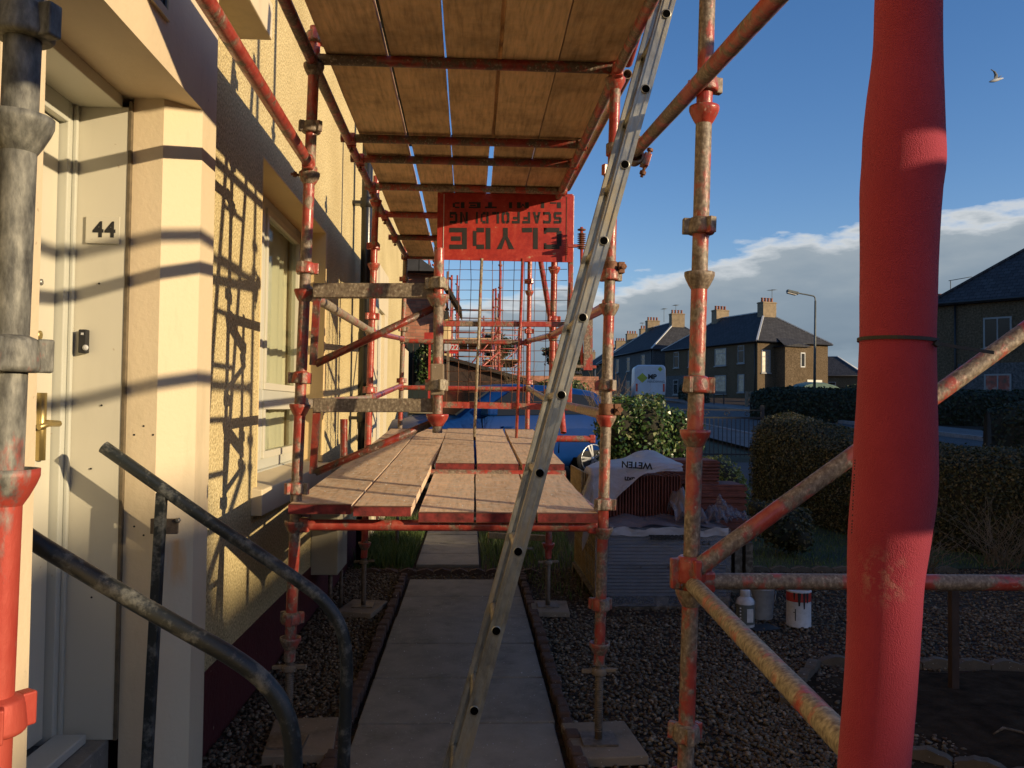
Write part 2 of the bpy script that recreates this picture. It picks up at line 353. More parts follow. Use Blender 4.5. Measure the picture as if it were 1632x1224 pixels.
v = coords(m); lk(m, bump(m, noise(m, v, 9, 6, .6), .02, .8), b.inputs['Normal']); MAT['wrap_dull'] = m
m, b = base('printed_polythene', (.50, .48, .50), .35, 0, .5); b.inputs['Alpha'].default_value = .74
v = coords(m); lk(m, bump(m, noise(m, v, 10, 7, .6), .03, .9), b.inputs['Normal']); MAT['wrap_white'] = m
MAT['label_white'] = simple('white_label', (.5, .5, .5), .5, 0, .15, 30)
MAT['white_plastic'] = simple('dirty_white_plastic', (.42, .42, .43), .4, 0, .25, 15)
MAT['grey_box'] = paint('beige_meter_box', (.40, .36, .27), 20, .0005)
MAT['green_tarp'] = simple('green_tarpaulin', (.10, .17, .13), .5, 0, .3, 3, .02, 4)
MAT['paper_red'] = simple('red_banner', (.55, .02, .02), .6)
MAT['lamp_grey'] = simple('lamp_column_grey', (.10, .11, .10), .6)
MAT['lamp_glass'] = simple('lamp_bowl', (.55, .5, .42), .3)
MAT['gull'] = simple('gull_white', (.55, .55, .53), .8, 0, .1)
MAT['gull_grey'] = simple('gull_grey', (.13, .14, .15), .8, 0, .1)
MAT['felt'] = simple('dark_roof_felt', (.03, .024, .02), .9, 0, .3, 5, .005, 40)
MAT['fence_dark'] = simple('dark_stained_boards', (.04, .022, .015), .8, 0, .3, 8, .004, 30)
MAT['gate_green'] = simple('dark_green_boards', (.012, .02, .018), .7, 0, .3, 8)
MAT['iron'] = simple('black_iron', (.02, .02, .022), .5, .2, .2)

# ---------------------------------------------------------------- mesh builder
WLOC = {}
class MB:
    def __init__(s): s.v = []; s.f = []; s.m = []; s.sm = []
    def add(s, vs, fs, mi=0, smooth=False):
        o = len(s.v); s.v += [tuple(x) for x in vs]
        for f in fs: s.f.append(tuple(i+o for i in f)); s.m.append(mi); s.sm.append(smooth)
        return s
    def box(s, a, b, mi=0):
        x0, y0, z0 = (min(a[i], b[i]) for i in range(3)); x1, y1, z1 = (max(a[i], b[i]) for i in range(3))
        vs = [(x0,y0,z0),(x1,y0,z0),(x1,y1,z0),(x0,y1,z0),(x0,y0,z1),(x1,y0,z1),(x1,y1,z1),(x0,y1,z1)]
        return s.add(vs, [(0,3,2,1),(4,5,6,7),(0,1,5,4),(1,2,6,5),(2,3,7,6),(3,0,4,7)], mi)
    def bar(s, p, q, w, h, up=(0,0,1), mi=0):
        """box section w x h swept from p to q"""
        p, q = Vector(p), Vector(q); d = (q-p).normalized(); u = Vector(up); r = d.cross(u).normalized(); u = r.cross(d).normalized()
        vs = [e + r*(w/2*a) + u*(h/2*b) for e in (p, q) for a, b in ((-1,-1),(1,-1),(1,1),(-1,1))]
        return s.add(vs, [(3,2,1,0),(4,5,6,7),(0,1,5,4),(1,2,6,5),(2,3,7,6),(3,0,4,7)], mi)
    def tube(s, pts, r, seg=14, mi=0, caps=True, hollow=False):
        pts = [Vector(p) for p in pts]; n = len(pts); rr = r if isinstance(r, (list, tuple)) else [r]*n
        t0 = (pts[1]-pts[0]).normalized(); a = Vector((0,0,1)) if abs(t0.z) < .9 else Vector((1,0,0))
        u = t0.cross(a).normalized(); vs = []
        for i, p in enumerate(pts):
            t = (pts[min(i+1, n-1)]-pts[max(i-1, 0)]).normalized()
            u = (u - t*u.dot(t)).normalized(); w = t.cross(u)
            for k in range(seg):
                an = 2*math.pi*k/seg; vs.append(p + (u*math.cos(an)+w*math.sin(an))*rr[i])
        fs = [(i*seg+k, i*seg+(k+1)%seg, (i+1)*seg+(k+1)%seg, (i+1)*seg+k) for i in range(n-1) for k in range(seg)]
        s.add(vs, fs, mi, True)
        if caps:
            o = len(s.v) - len(vs)
            if hollow:
                for e, t in ((0, 1), (n-1, -1)):
                    tv = ((pts[1]-pts[0]) if e == 0 else (pts[-1]-pts[-2])).normalized()*t
                    ring = vs[e*seg:(e+1)*seg]; c = pts[e]
                    inner = [c + (x-c)*.84 for x in ring]; deep = [x + tv*.05 for x in inner]
                    s.add(ring+inner+deep, [(k, seg+k, seg+(k+1)%seg, (k+1)%seg) for k in range(seg)] +
                          [(seg+k, 2*seg+k, 2*seg+(k+1)%seg, seg+(k+1)%seg) for k in range(seg)] + [tuple(2*seg+k for k in range(seg))], mi)
            else:
                s.f.append(tuple(o+k for k in reversed(range(seg)))); s.m.append(mi); s.sm.append(False)
                s.f.append(tuple(o+(n-1)*seg+k for k in range(seg))); s.m.append(mi); s.sm.append(False)
        return s
    def lathe(s, c, prof, seg=20, axis=(0,0,1), mi=0, closed=True):
        c = Vector(c); ax = Vector(axis).normalized(); a = Vector((1,0,0)) if abs(ax.x) < .9 else Vector((0,1,0))
        u = (a - ax*a.dot(ax)).normalized(); w = ax.cross(u)
        vs = [c + ax*h + (u*math.cos(2*math.pi*k/seg)+w*math.sin(2*math.pi*k/seg))*r for r, h in prof for k in range(seg)]
        n = len(prof)
        s.add(vs, [(i*seg+k, i*seg+(k+1)%seg, (i+1)*seg+(k+1)%seg, (i+1)*seg+k) for i in range(n-1) for k in range(seg)], mi, True)
        if closed:
            s.add(vs[:seg], [tuple(reversed(range(seg)))], mi); s.add(vs[-seg:], [tuple(range(seg))], mi)
        return s
    def prism(s, poly, d, mi=0):
        poly = [Vector(p) for p in poly]; d = Vector(d); n = len(poly)
        vs = poly + [p+d for p in poly]
        return s.add(vs, [tuple(reversed(range(n))), tuple(range(n, 2*n))] + [(i, (i+1)%n, n+(i+1)%n, n+i) for i in range(n)], mi)
    def rot(s, o, q, i0=0):
        o = Vector(o)
        for i in range(i0, len(s.v)): s.v[i] = tuple(o + q @ (Vector(s.v[i])-o))
        return s
    def jitter(s, a):
        s.v = [tuple(x + random.uniform(-a, a) for x in v) for v in s.v]; return s
    def build(s, name, mat, parent=None, origin=None, local=False, bevel=0):
        if parent is not None:
            off = Vector((0,0,0)) if local else WLOC[parent.name]
        else:
            if origin is None:
                a = np.array(s.v); origin = (float((a[:,0].min()+a[:,0].max())/2), float((a[:,1].min()+a[:,1].max())/2), float(a[:,2].min()))
            off = Vector(origin)
        me = bpy.data.meshes.new(name)
        me.from_pydata([(x-off.x, y-off.y, z-off.z) for x, y, z in s.v], [], s.f)
        for mt in (mat if isinstance(mat, (list, tuple)) else [mat]): me.materials.append(MAT[mt] if isinstance(mt, str) else mt)
        me.polygons.foreach_set('material_index', s.m); me.polygons.foreach_set('use_smooth', s.sm); me.update()
        o = bpy.data.objects.new(name, me); COL.objects.link(o)
        if parent is not None: o.parent = parent; WLOC[o.name] = WLOC[parent.name]
        else:
            if not local: o.location = off
            WLOC[o.name] = off
        if bevel:
            md = o.modifiers.new('bevel', 'BEVEL'); md.width = bevel; md.segments = 2; md.limit_method = 'ANGLE'
        return o
def tag(o, label=None, cat=None, group=None, kind=None):
    if label: o['label'] = label
    if cat: o['category'] = cat
    if group: o['group'] = group
    if kind: o['kind'] = kind
    return o
def thing(name, loc, label, cat, group=None, rz=0):
    o = bpy.data.objects.new(name, None); COL.objects.link(o); o.location = loc; o.rotation_euler = (0, 0, rz)
    o.empty_display_size = .1; WLOC[o.name] = Vector(loc); return tag(o, label, cat, group)
def quads(name, verts, nper, mat, parent=None, origin=(0,0,0), faces=None):
    """fast mesh of many same-sized pieces: verts (N, nper, 3)"""
    n = len(verts); v = verts.reshape(-1, 3) - np.array(origin)
    me = bpy.data.meshes.new(name); me.vertices.add(len(v)); me.vertices.foreach_set('co', v.astype(np.float32).ravel())
    if faces is None: faces = np.arange(nper)[None, :]
    fl = (np.arange(n)[:, None, None]*nper + faces[None]).reshape(-1, faces.shape[1])
    me.loops.add(fl.size); me.loops.foreach_set('vertex_index', fl.ravel().astype(np.int32))
    me.polygons.add(len(fl)); me.polygons.foreach_set('loop_start', (np.arange(len(fl))*faces.shape[1]).astype(np.int32))
    me.update(calc_edges=True); me.materials.append(MAT[mat])
    o = bpy.data.objects.new(name, me); COL.objects.link(o)
    if parent is not None: o.parent = parent
    else: o.location = origin
    return o
def text_mesh(body, size, bold=0.0, depth=.0008, spacing=1.0):
    cu = bpy.data.curves.new('lettering_src', 'FONT'); cu.body = body; cu.size = size; cu.offset = bold; cu.extrude = depth; cu.space_character = spacing
    cu.align_x = 'CENTER'; cu.align_y = 'CENTER'
    ob = bpy.data.objects.new('lettering_src', cu); COL.objects.link(ob)
    dg = bpy.context.evaluated_depsgraph_get(); me = bpy.data.meshes.new_from_object(ob.evaluated_get(dg))
    bpy.data.objects.remove(ob); bpy.data.curves.remove(cu)
    return me
def text_obj(name, body, size, mat, M, parent=None, sx=1, sy=1, bold=0, spacing=1.0, depth=.0008, local=False):
    me = text_mesh(body, size, bold, depth, spacing)
    me.transform(Matrix.Diagonal((sx, sy, 1, 1))); me.transform(M)
    if parent is not None and not local: me.transform(Matrix.Translation(-WLOC[parent.name]))
    me.materials.clear(); me.materials.append(MAT[mat]); me.name = name
    o = bpy.data.objects.new(name, me); COL.objects.link(o); o.parent = parent
    if parent is not None: WLOC[o.name] = WLOC[parent.name]
    return o
def axes(loc, x, y):
    x = Vector(x).normalized(); y = Vector(y).normalized(); z = x.cross(y)
    return Matrix.Translation(loc) @ Matrix((x, y, z)).transposed().to_4x4()
def sm01(t): t = min(1, max(0, t)); return t*t*(3-2*t)
def gz(x, y):
    """height of the ground"""
    h = .5*sm01((y-9.8)/4.2)
    if y > 14: h += 2.15*min(1, (y-14)/60) + .5*min(1, max(0, y-74)/100)
    return h
# ================================================================ ground
def sheet(name, xs, ys, dz, mat, wob=0):
    b = MB(); nx, ny = len(xs), len(ys)
    vs = [(x, y, gz(x, y)+dz + (random.uniform(-wob, wob) if wob else 0)) for y in ys for x in xs]
    b.add(vs, [(j*nx+i, j*nx+i+1, (j+1)*nx+i+1, (j+1)*nx+i) for j in range(ny-1) for i in range(nx-1)], 0, True)
    return b
xs = sorted(set([-3000,-800,-200,-80,-40] + list(np.linspace(-25, 45, 36)) + [60,90,140,300,900,3000]))
ys = sorted(set([-3000,-600,-150,-60,-30] + list(np.linspace(-20, 9, 8)) + list(np.linspace(9.8, 14, 12)) + list(np.linspace(16, 80, 33)) + [100,140,174,250,600,3000]))
tag(sheet('ground', xs, ys, 0, 'ground').build('ground', 'ground', origin=(0,0,0)), kind='structure')
tag(sheet('lawn', list(np.linspace(1.3, 9, 10)), list(np.linspace(7.9, 12.9, 8)), .012, 0).build('lawn', 'lawn', origin=(0,0,0)), kind='structure')
tag(sheet('verge', list(np.linspace(-3, 7.2, 8)), list(np.linspace(14.6, 60, 24)), .008, 0).build('far_lawn', 'lawn', origin=(0,0,0)), kind='structure')
tag(sheet('road', [7.6, 9.5, 11.5, 13.5], list(np.linspace(-60, 13, 20)) + list(np.linspace(14, 160, 60)), .012, 0).build('road', 'asphalt', origin=(0,0,0)), kind='structure')
tag(sheet('side', list(np.linspace(-1.6, 7.5, 9)), list(np.linspace(11.6, 15.2, 10)), .016, 0).build('driveway', 'asphalt', origin=(0,0,0)), kind='structure')
for nm, x0, x1 in (('near_pavement', 5.9, 7.45), ('far_pavement', 13.65, 15.6)):
    tag(sheet(nm, [x0, x1], list(np.linspace(16, 160, 60)), .10, 0).build('pavement', 'pavement', origin=(0,0,0)), kind='structure')
kb = MB()
for x in (7.45, 13.5):
    ysk = list(np.linspace(16, 160, 60))
    for a, c in zip(ysk[:-1], ysk[1:]):
        kb.add([(x,a,gz(0,a)-.05),(x+.15,a,gz(0,a)-.05),(x+.15,c,gz(0,c)-.05),(x,c,gz(0,c)-.05),(x,a,gz(0,a)+.125),(x+.15,a,gz(0,a)+.125),(x+.15,c,gz(0,c)+.125),(x,c,gz(0,c)+.125)],
               [(4,5,6,7),(0,4,7,3),(1,2,6,5),(0,1,5,4)])
tag(kb.build('kerb', 'kerb', origin=(0,0,0)), kind='structure')
tag(sheet('soil', list(np.linspace(1.75, 5.6, 26)), list(np.linspace(3.15, 4.75, 14)), .02, 0, .014).build('soil_bed', 'soil', origin=(0,0,0)), kind='structure')

# paving slabs of the garden path
pb = MB(); y = 1.35
for k, L in enumerate([.66, .66, .66, .66, .66, .66, .66, .66, .66]):
    if y > 7.0: break
    t = random.uniform(-.004, .004)
    pb.box((-.50+random.uniform(-.006,.006), y+.007, -.03), (.415+random.uniform(-.006,.006), y+L-.011, .028+t)); y += L
y = 7.95
for k in range(5):
    pb.box((-.49, y+.005, -.03), (.10, y+.6, gz(0, y+.3)*.9+.03)); y += .62
pth = pb.build('path', 'slab', origin=(0,4,0), bevel=.006); tag(pth, kind='structure')

# pebble gravel
def pebbles(n, regions, smin, smax):
    phi = (1+5**.5)/2
    ico = np.array([(-1,phi,0),(1,phi,0),(-1,-phi,0),(1,-phi,0),(0,-1,phi),(0,1,phi),(0,-1,-phi),(0,1,-phi),(phi,0,-1),(phi,0,1),(-phi,0,-1),(-phi,0,1)])/1.9
    fc = np.array([(0,11,5),(0,5,1),(0,1,7),(0,7,10),(0,10,11),(1,5,9),(5,11,4),(11,10,2),(10,7,6),(7,1,8),(3,9,4),(3,4,2),(3,2,6),(3,6,8),(3,8,9),(4,9,5),(2,4,11),(6,2,10),(8,6,7),(9,8,1)])
    out = []
    for (x0, x1, y0, y1, dens, z0) in regions:
        k = int((x1-x0)*(y1-y0)*dens*1.25)
        p = np.stack([rng.uniform(x0, x1, k), rng.uniform(y0, y1, k), z0 + rng.uniform(-.004, .012, k)], 1)
        s = rng.uniform(smin, smax, (k, 1, 1)) * rng.uniform(.5, 1.15, (k, 1, 3)) * np.array([1, 1, .7])
        v = ico[None]*s*(1 + rng.uniform(-.18, .18, (k, 12, 1)))
        a = rng.uniform(0, 6.28, k); c, sn = np.cos(a), np.sin(a)
        x = v[..., 0]*c[:, None]-v[..., 1]*sn[:, None]; yv = v[..., 0]*sn[:, None]+v[..., 1]*c[:, None]
        out.append(np.stack([x, yv, v[..., 2]], 2) + p[:, None])
    return np.concatenate(out), fc
pv, fc = pebbles(0, [(-1.1, -.60, 2.9, 8.0, 2300, .006), (.50, 2.2, 2.6, 6.0, 1900, .006), (2.2, 5.6, 4.8, 6.3, 1300, .006), (.5, 3.2, 6.0, 7.9, 900, .006),
                    (3.2, 6.5, 5.6, 7.9, 600, .006), (1.2, 1.75, 2.2, 4.9, 1500, .006), (-.5,.42,7.2,7.8,900,.004)], .008, .0155)
tag(quads('gravel', pv, 12, 'pebble', faces=fc), kind='stuff', label='brown crushed stone gravel covering the garden beside the path', cat='gravel')

pc_, fcp = pebbles(0, [(-.49, .41, 2.6, 7.2, 60, .034)], .0012, .0042)
tag(quads('plaster_crumbs', pc_, 12, 'white_plastic', faces=fcp), 'small pale crumbs and grit lying on the paved path', 'plaster crumbs', kind='stuff')
# path edging: rows of scalloped blocks
def scallop(name, p0, p1, n, h, mat, label, thick=.055, cat='edging', group=None, up=.0):
    """n scalloped tops in a row from p0 to p1"""
    p0, p1 = Vector(p0), Vector(p1); d = (p1-p0)/n; L = d.length; u = d.normalized(); w = Vector((-u.y, u.x, 0))*thick
    b = MB()
    for k in range(n):
        o = p0+d*k; prof = [o + u*.004, o + u*(L-.004)] + [o + u*(.004+(L-.008)*(1-t)) + Vector((0,0,h*.72 + h*.28*math.sin(math.pi*t))) for t in np.linspace(0, 1, 9)]
        b.prism([p - w/2 + Vector((0,0,-.03+random.uniform(-.004,.004))) for p in prof], w)
    return tag(b.build(name, mat), label, cat, group)
def blocks(name, x, y0, y1, label):
    root = thing(name, (x, y0, 0), label, 'edging')
    b = MB(); y = y0; k = 0
    while y < y1:
        L = .095
        b.box((x-.028+random.uniform(-.008,.008), y+.004, -.02), (x+.028+random.uniform(-.008,.008), y+L-.006, .056+random.uniform(-.012,.012))); y += L
    b.build('edging_blocks', 'edging', root, bevel=.01); return root
blocks('path_edging', -.56, 2.6, 7.35, 'low red brown block edging along the house side of the paved path')
blocks('path_edging', .47, 2.2, 7.35, 'low red brown block edging along the garden side of the paved path')
scallop('scalloped_edging', (-.62, 7.62, 0), (.62, 7.62, 0), 8, .085, 'edging', 'dark red scalloped edging lying across the far end of the near path')
scallop('scalloped_edging', (-.95, 7.66, 0), (-.63, 7.62, 0), 2, .08, 'edging', 'short scalloped edging between house wall and path end')
scallop('scalloped_edging', (1.2, 7.75, 0), (4.6, 7.75, 0), 17, .09, 'edging_grey', 'dark scalloped edging in front of the lawn behind the tile pallet')
for i, (a, b_, n, lab) in enumerate((((1.72, 3.72, 0), (2.9, 2.95, 0), 7, 'grey scalloped edging in the bottom right corner below the red foam sleeve'),
        ((1.62, 4.25, 0), (2.05, 4.9, 0), 4, 'grey scalloped edging curving around the left side of the dug bed'),
        ((2.07, 4.91, 0), (5.6, 4.6, 0), 18, 'grey scalloped edging along the far side of the dug soil bed'))):
    scallop('scalloped_edging', a, b_, n, .095, 'edging_grey', lab)
# grass growing by the path
def grass(regions, label):
    vv = []
    for (x0, x1, y0, y1, n, h) in regions:
        x = rng.uniform(x0, x1, n); y = rng.uniform(y0, y1, n); hh = rng.uniform(.35, 1, n)*h; a = rng.uniform(0, 6.28, n); w = rng.uniform(.002, .005, n)
        lean = rng.uniform(.05, .6, n)*hh; la = rng.uniform(0, 6.28, n)
        z0 = np.array([gz(0, q) for q in y]); dx, dy = np.cos(a)*w, np.sin(a)*w
        lx, ly = np.cos(la)*lean, np.sin(la)*lean
        p = np.stack([np.stack([x-dx, y-dy, z0], 1), np.stack([x+dx, y+dy, z0], 1), np.stack([x+dx*.6+lx*.4, y+dy*.6+ly*.4, z0+hh*.6], 1),
                      np.stack([x+lx, y+ly, z0+hh], 1), np.stack([x-dx*.6+lx*.4, y-dy*.6+ly*.4, z0+hh*.6], 1)], 1)
        vv.append(p)
    return tag(quads('grass', np.concatenate(vv), 5, 'grass'), label, 'grass', kind='stuff')
grass([(-1.05, -.52, 7.8, 10.5, 5200, .22), (.12, 1.1, 7.8, 11, 2600, .16), (1.3, 6.5, 7.9, 12.0, 16000, .07), (.5, 1.2, 6.6, 7.6, 200, .12)], 'green grass and weeds growing beyond the end of the path and on the lawn')

# ================================================================ the house on the left
WX = -1.12; DF = -1.05
house = thing('house', (WX, 5, 0), 'sandy roughcast house with a cream door surround marked 44 and a white window', 'house')
w = MB(); X1 = WX-.32
w.box((WX, -7, .36), (X1, 1.75, 6.0)); w.box((WX, 3.45, .36), (X1, 4.49, 6.0)); w.box((WX, 6.50, .36), (X1, 14.0, 6.0))
w.box((WX, 1.75, 2.66), (X1, 3.45, 6.0)); w.box((WX, 4.49, .36), (X1, 6.50, .93)); w.box((WX, 4.49, 2.83), (X1, 6.50, 6.0))
w.box((X1-.0, 13.9, .36), (-7, 14.0, 6.0))
w.build('wall', 'roughcast', house)
pl = MB(); pl.box((WX+.006, 3.45, -.1), (X1, 14, .36)); pl.box((WX+.006, -7, -.1), (X1, 1.75, .36))
pl.build('plinth', 'plinth', house)
# gable roof above (off the picture, but it is there)
rf = MB(); rf.prism([(WX+.35, -7.3, 5.95), (-4.6, -7.3, 8.9), (-8.5, -7.3, 5.95)], (0, 21.6, 0)); rf.build('roof', 'slate', house)
# door surround: far pillar (chamfered), near pillar, lintel
m, b_ = base('cream_stained', (.66, .535, .36), .62, spec=.35)
v = coords(m, kind='Object'); sp_ = N(m.node_tree, 'ShaderNodeSeparateXYZ'); lk(m, v, sp_.inputs[0])
nn = noise(m, coords(m, (1, 1, .2)), 30, 5, .6)
yy = mm(m, 'ABSOLUTE', mm(m, 'ADD', sp_.outputs[1], 5-3.235), 0)
ymask = ramp_node(m, [(.0, (1, 1, 1)), (.035, (0, 0, 0))], mm(m, 'ADD', yy, mm(m, 'MULTIPLY', mm(m, 'SUBTRACT', nn, .5), .07)))
zmask = ramp_node(m, [(.80, (0, 0, 0)), (.88, (1, 1, 1)), (.985, (1, 1, 1)), (1.0, (0, 0, 0))], sp_.outputs[2])
cc_ = ramp_node(m, [(.25, (.52, .43, .28)), (.42, (.64, .53, .355)), (.6, (.66, .535, .36))], noise(m, coords(m, (1, 1, .25)), 3.2, 7, .65))
lk(m, mixc(m, mm(m, 'MULTIPLY', mm(m, 'MULTIPLY', ymask, zmask), .62), cc_, (.70, .32, .06)), b_.inputs['Base Color'])
lk(m, bump(m, noise(m, coords(m), 45, 6, .6), .0018), b_.inputs['Normal']); MAT['cream_stained'] = m
sr = MB()
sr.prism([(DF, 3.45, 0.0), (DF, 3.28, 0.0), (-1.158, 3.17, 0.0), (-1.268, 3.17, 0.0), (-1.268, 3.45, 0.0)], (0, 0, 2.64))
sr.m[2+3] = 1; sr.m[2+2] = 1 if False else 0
fp = sr.build('door_surround', ['cream_stained', 'reveal_dark'], house)
sn = MB(); sn.prism([(DF, 1.75, 0.0), (DF, 2.09, 0.0), (-1.296, 2.09, 0.0), (-1.296, 1.75, 0.0)], (0, 0, 2.64))
sn.build('door_surround', 'cream', house)
sl_ = MB(); sl_.box((DF, 1.75, 2.64), (-1.50, 3.45, 3.19)); sl_.build('door_lintel', 'cream', house)
cn = MB(); cn.box((-.94, 1.2, 3.19), (-1.5, 3.9, 3.36)); cn.build('door_canopy', 'creamflat', house, bevel=.006)
jn = MB(); jn.box((-1.268, 3.15, .28), (-1.278, 3.2, 2.62)); jn.jitter(.0012); jn.build('mastic_joint', 'seal', house)
pn = MB(); pn.box((-1.278, 3.153, .28), (-1.47, 3.45, 2.60)); pn.box((-1.312, 1.9, .28), (-1.47, 2.10, 2.60)); pn.box((-1.30, 2.10, 2.595), (-1.47, 3.15, 2.64))
pn.build('reveal_panel', 'pvc', house, bevel=.003)
df = MB(); df.box((-1.47, 3.10, .28), (-1.56, 3.45, 2.60)); df.box((-1.47, 1.9, .28), (-1.56, 2.17, 2.60)); df.box((-1.47, 2.17, 2.52), (-1.56, 3.10, 2.60)); df.box((-1.455, 3.13, .28), (-1.47, 3.15, 2.6))
fr = df.build('door_frame', 'pvc2', house, bevel=.004)
dr = MB(); dr.box((-1.50, 2.175, .31), (-1.545, 3.093, 2.515)); door = dr.build('door', 'pvc', house, bevel=.003)
dm = MB()
for (a, c) in ((.48, 1.1), (1.62, 2.35)):
    for (ya, yb) in ((2.3, 2.56), (2.68, 2.94)):
        dm.box((-1.5, ya, a), (-1.492, yb, a+.02)); dm.box((-1.5, ya, c-.02), (-1.492, yb, c)); dm.box((-1.5, ya, a+.02), (-1.492, ya+.02, c-.02)); dm.box((-1.5, yb-.02, a+.02), (-1.492, yb, c-.02))
dm.build('moulding', 'pvc', door)
hp = MB(); hy = 3.005
hp.tube([(-1.492, hy, 1.30), (-1.492, hy, 1.535)], .017, 12); hp.box((-1.5, hy-.017, 1.30), (-1.488, hy+.017, 1.535))
hp.tube([(-1.5, hy, 1.435), (-1.44, hy, 1.432), (-1.435, hy+.015, 1.43)], .008, 10)
hp.tube([(-1.437, hy+.012, 1.428), (-1.437, hy-.06, 1.428), (-1.442, hy-.115, 1.418)], [.011, .010, .009], 10)
hp.build('handle', 'brass', door)
kh = MB(); kh.lathe((-1.486, hy, 1.345), [(.008, 0), (.008, .005)], 12, (1,0,0)); kh.box((-1.488, hy-.004, 1.32), (-1.482, hy+.004, 1.345)); kh.build('keyhole', 'steel', door)
ph = MB(); ph.lathe((-1.5, 2.99, 1.735), [(.016, 0), (.016, .006), (.009, .008)], 14, (1,0,0)); ph.build('spyhole', 'brass', door)
ph = MB(); ph.lathe((-1.5, 2.99, 1.92), [(.011, 0), (.011, .006), (.006, .008)], 12, (1,0,0)); ph.build('lock_cylinder', 'steel', door)
th = MB(); th.box((-1.30, 2.09, .10), (-1.6, 3.17, .28)); th.build('threshold', 'slab', house, bevel=.006)
ts = MB(); ts.box((-1.36, 2.15, .282), (-1.47, 3.12, .315)); ts.build('door_sill', 'pvc2', house, bevel=.005)
inn = MB(); inn.box((-1.62, 1.7, 0), (-1.7, 3.6, 2.9)); inn.build('hall_wall', 'interior', house)
# number plaque on the reveal panel
c0 = P(137, 388, Y=3.15); c1 = P(192, 346, Y=3.15)
pq = MB(); pq.box((c0.x, 3.144, c0.z), (c1.x, 3.15, c1.z)); plaque = pq.build('number_plaque', 'pvc', house, bevel=.001)
ctr = (P(166, 367, Y=3.1435))
for k_ in (-1, 1): text_obj('digit', '4', .078, 'black_ink', axes(ctr + Vector((k_*.0215, 0, 0)), (1, 0, 0), (0, 0, 1)), house, sx=.95, bold=.0028).parent = plaque
# door entry box (two-part), screw holes
e0 = P(124, 563, Y=3.15); e1 = P(143.5, 526, Y=3.15)
eb = MB(); eb.box((e0.x+.012, 3.122, e0.z), (e1.x, 3.15, e1.z)); bell = eb.build('door_bell', 'black', house, bevel=.004)
eb = MB(); q = P(136, 554, Y=3.12); eb.lathe((q.x, 3.122, q.z), [(.0105, 0), (.0105, .004), (.004, .006)], 14, (0,-1,0)); q2 = P(131, 532, Y=3.12); eb.box((q2.x-.004, 3.118, q2.z-.004), (q2.x+.004, 3.122, q2.z+.004)); eb.build('bell_button', 'label_white', bell)
hb = MB()
for (px, py, Y) in ((229, 679, 3.17), (214, 693, 3.17), (244, 693, 3.17), (214, 839, 3.17), (229, 853, 3.17), (244, 839, 3.17), (146, 952, 3.15), (162, 646, 3.15), (145, 747, 3.15), (158, 452, 3.15)):
    q = P(px, py, Y=Y); hb.lathe((q.x, Y, q.z), [(.0038, 0), (.0038, .0015)], 8, (0,-1,0))
hb.build('screw_hole', 'black_ink', house)
# vent grille on the lintel
vg = MB(); vg.box((DF, 2.62, 2.80), (DF+.012, 2.86, 2.83)); vg.box((DF, 2.62, 3.06), (DF+.012, 2.86, 3.09)); vg.box((DF, 2.60, 2.80), (DF+.012, 2.62, 3.09)); vg.box((DF, 2.86, 2.80), (DF+.012, 2.88, 3.09))
vent = vg.build('wall_vent', 'creamflat', house)
vs_ = MB()
for k in range(7): vs_.box((DF+.001, 2.63+k*.034, 2.83), (DF+.010, 2.645+k*.034, 3.06))
vs_.box((DF, 2.62, 2.83), (DF+.004, 2.86, 3.06)); vs_.build('grille', 'black', vent)
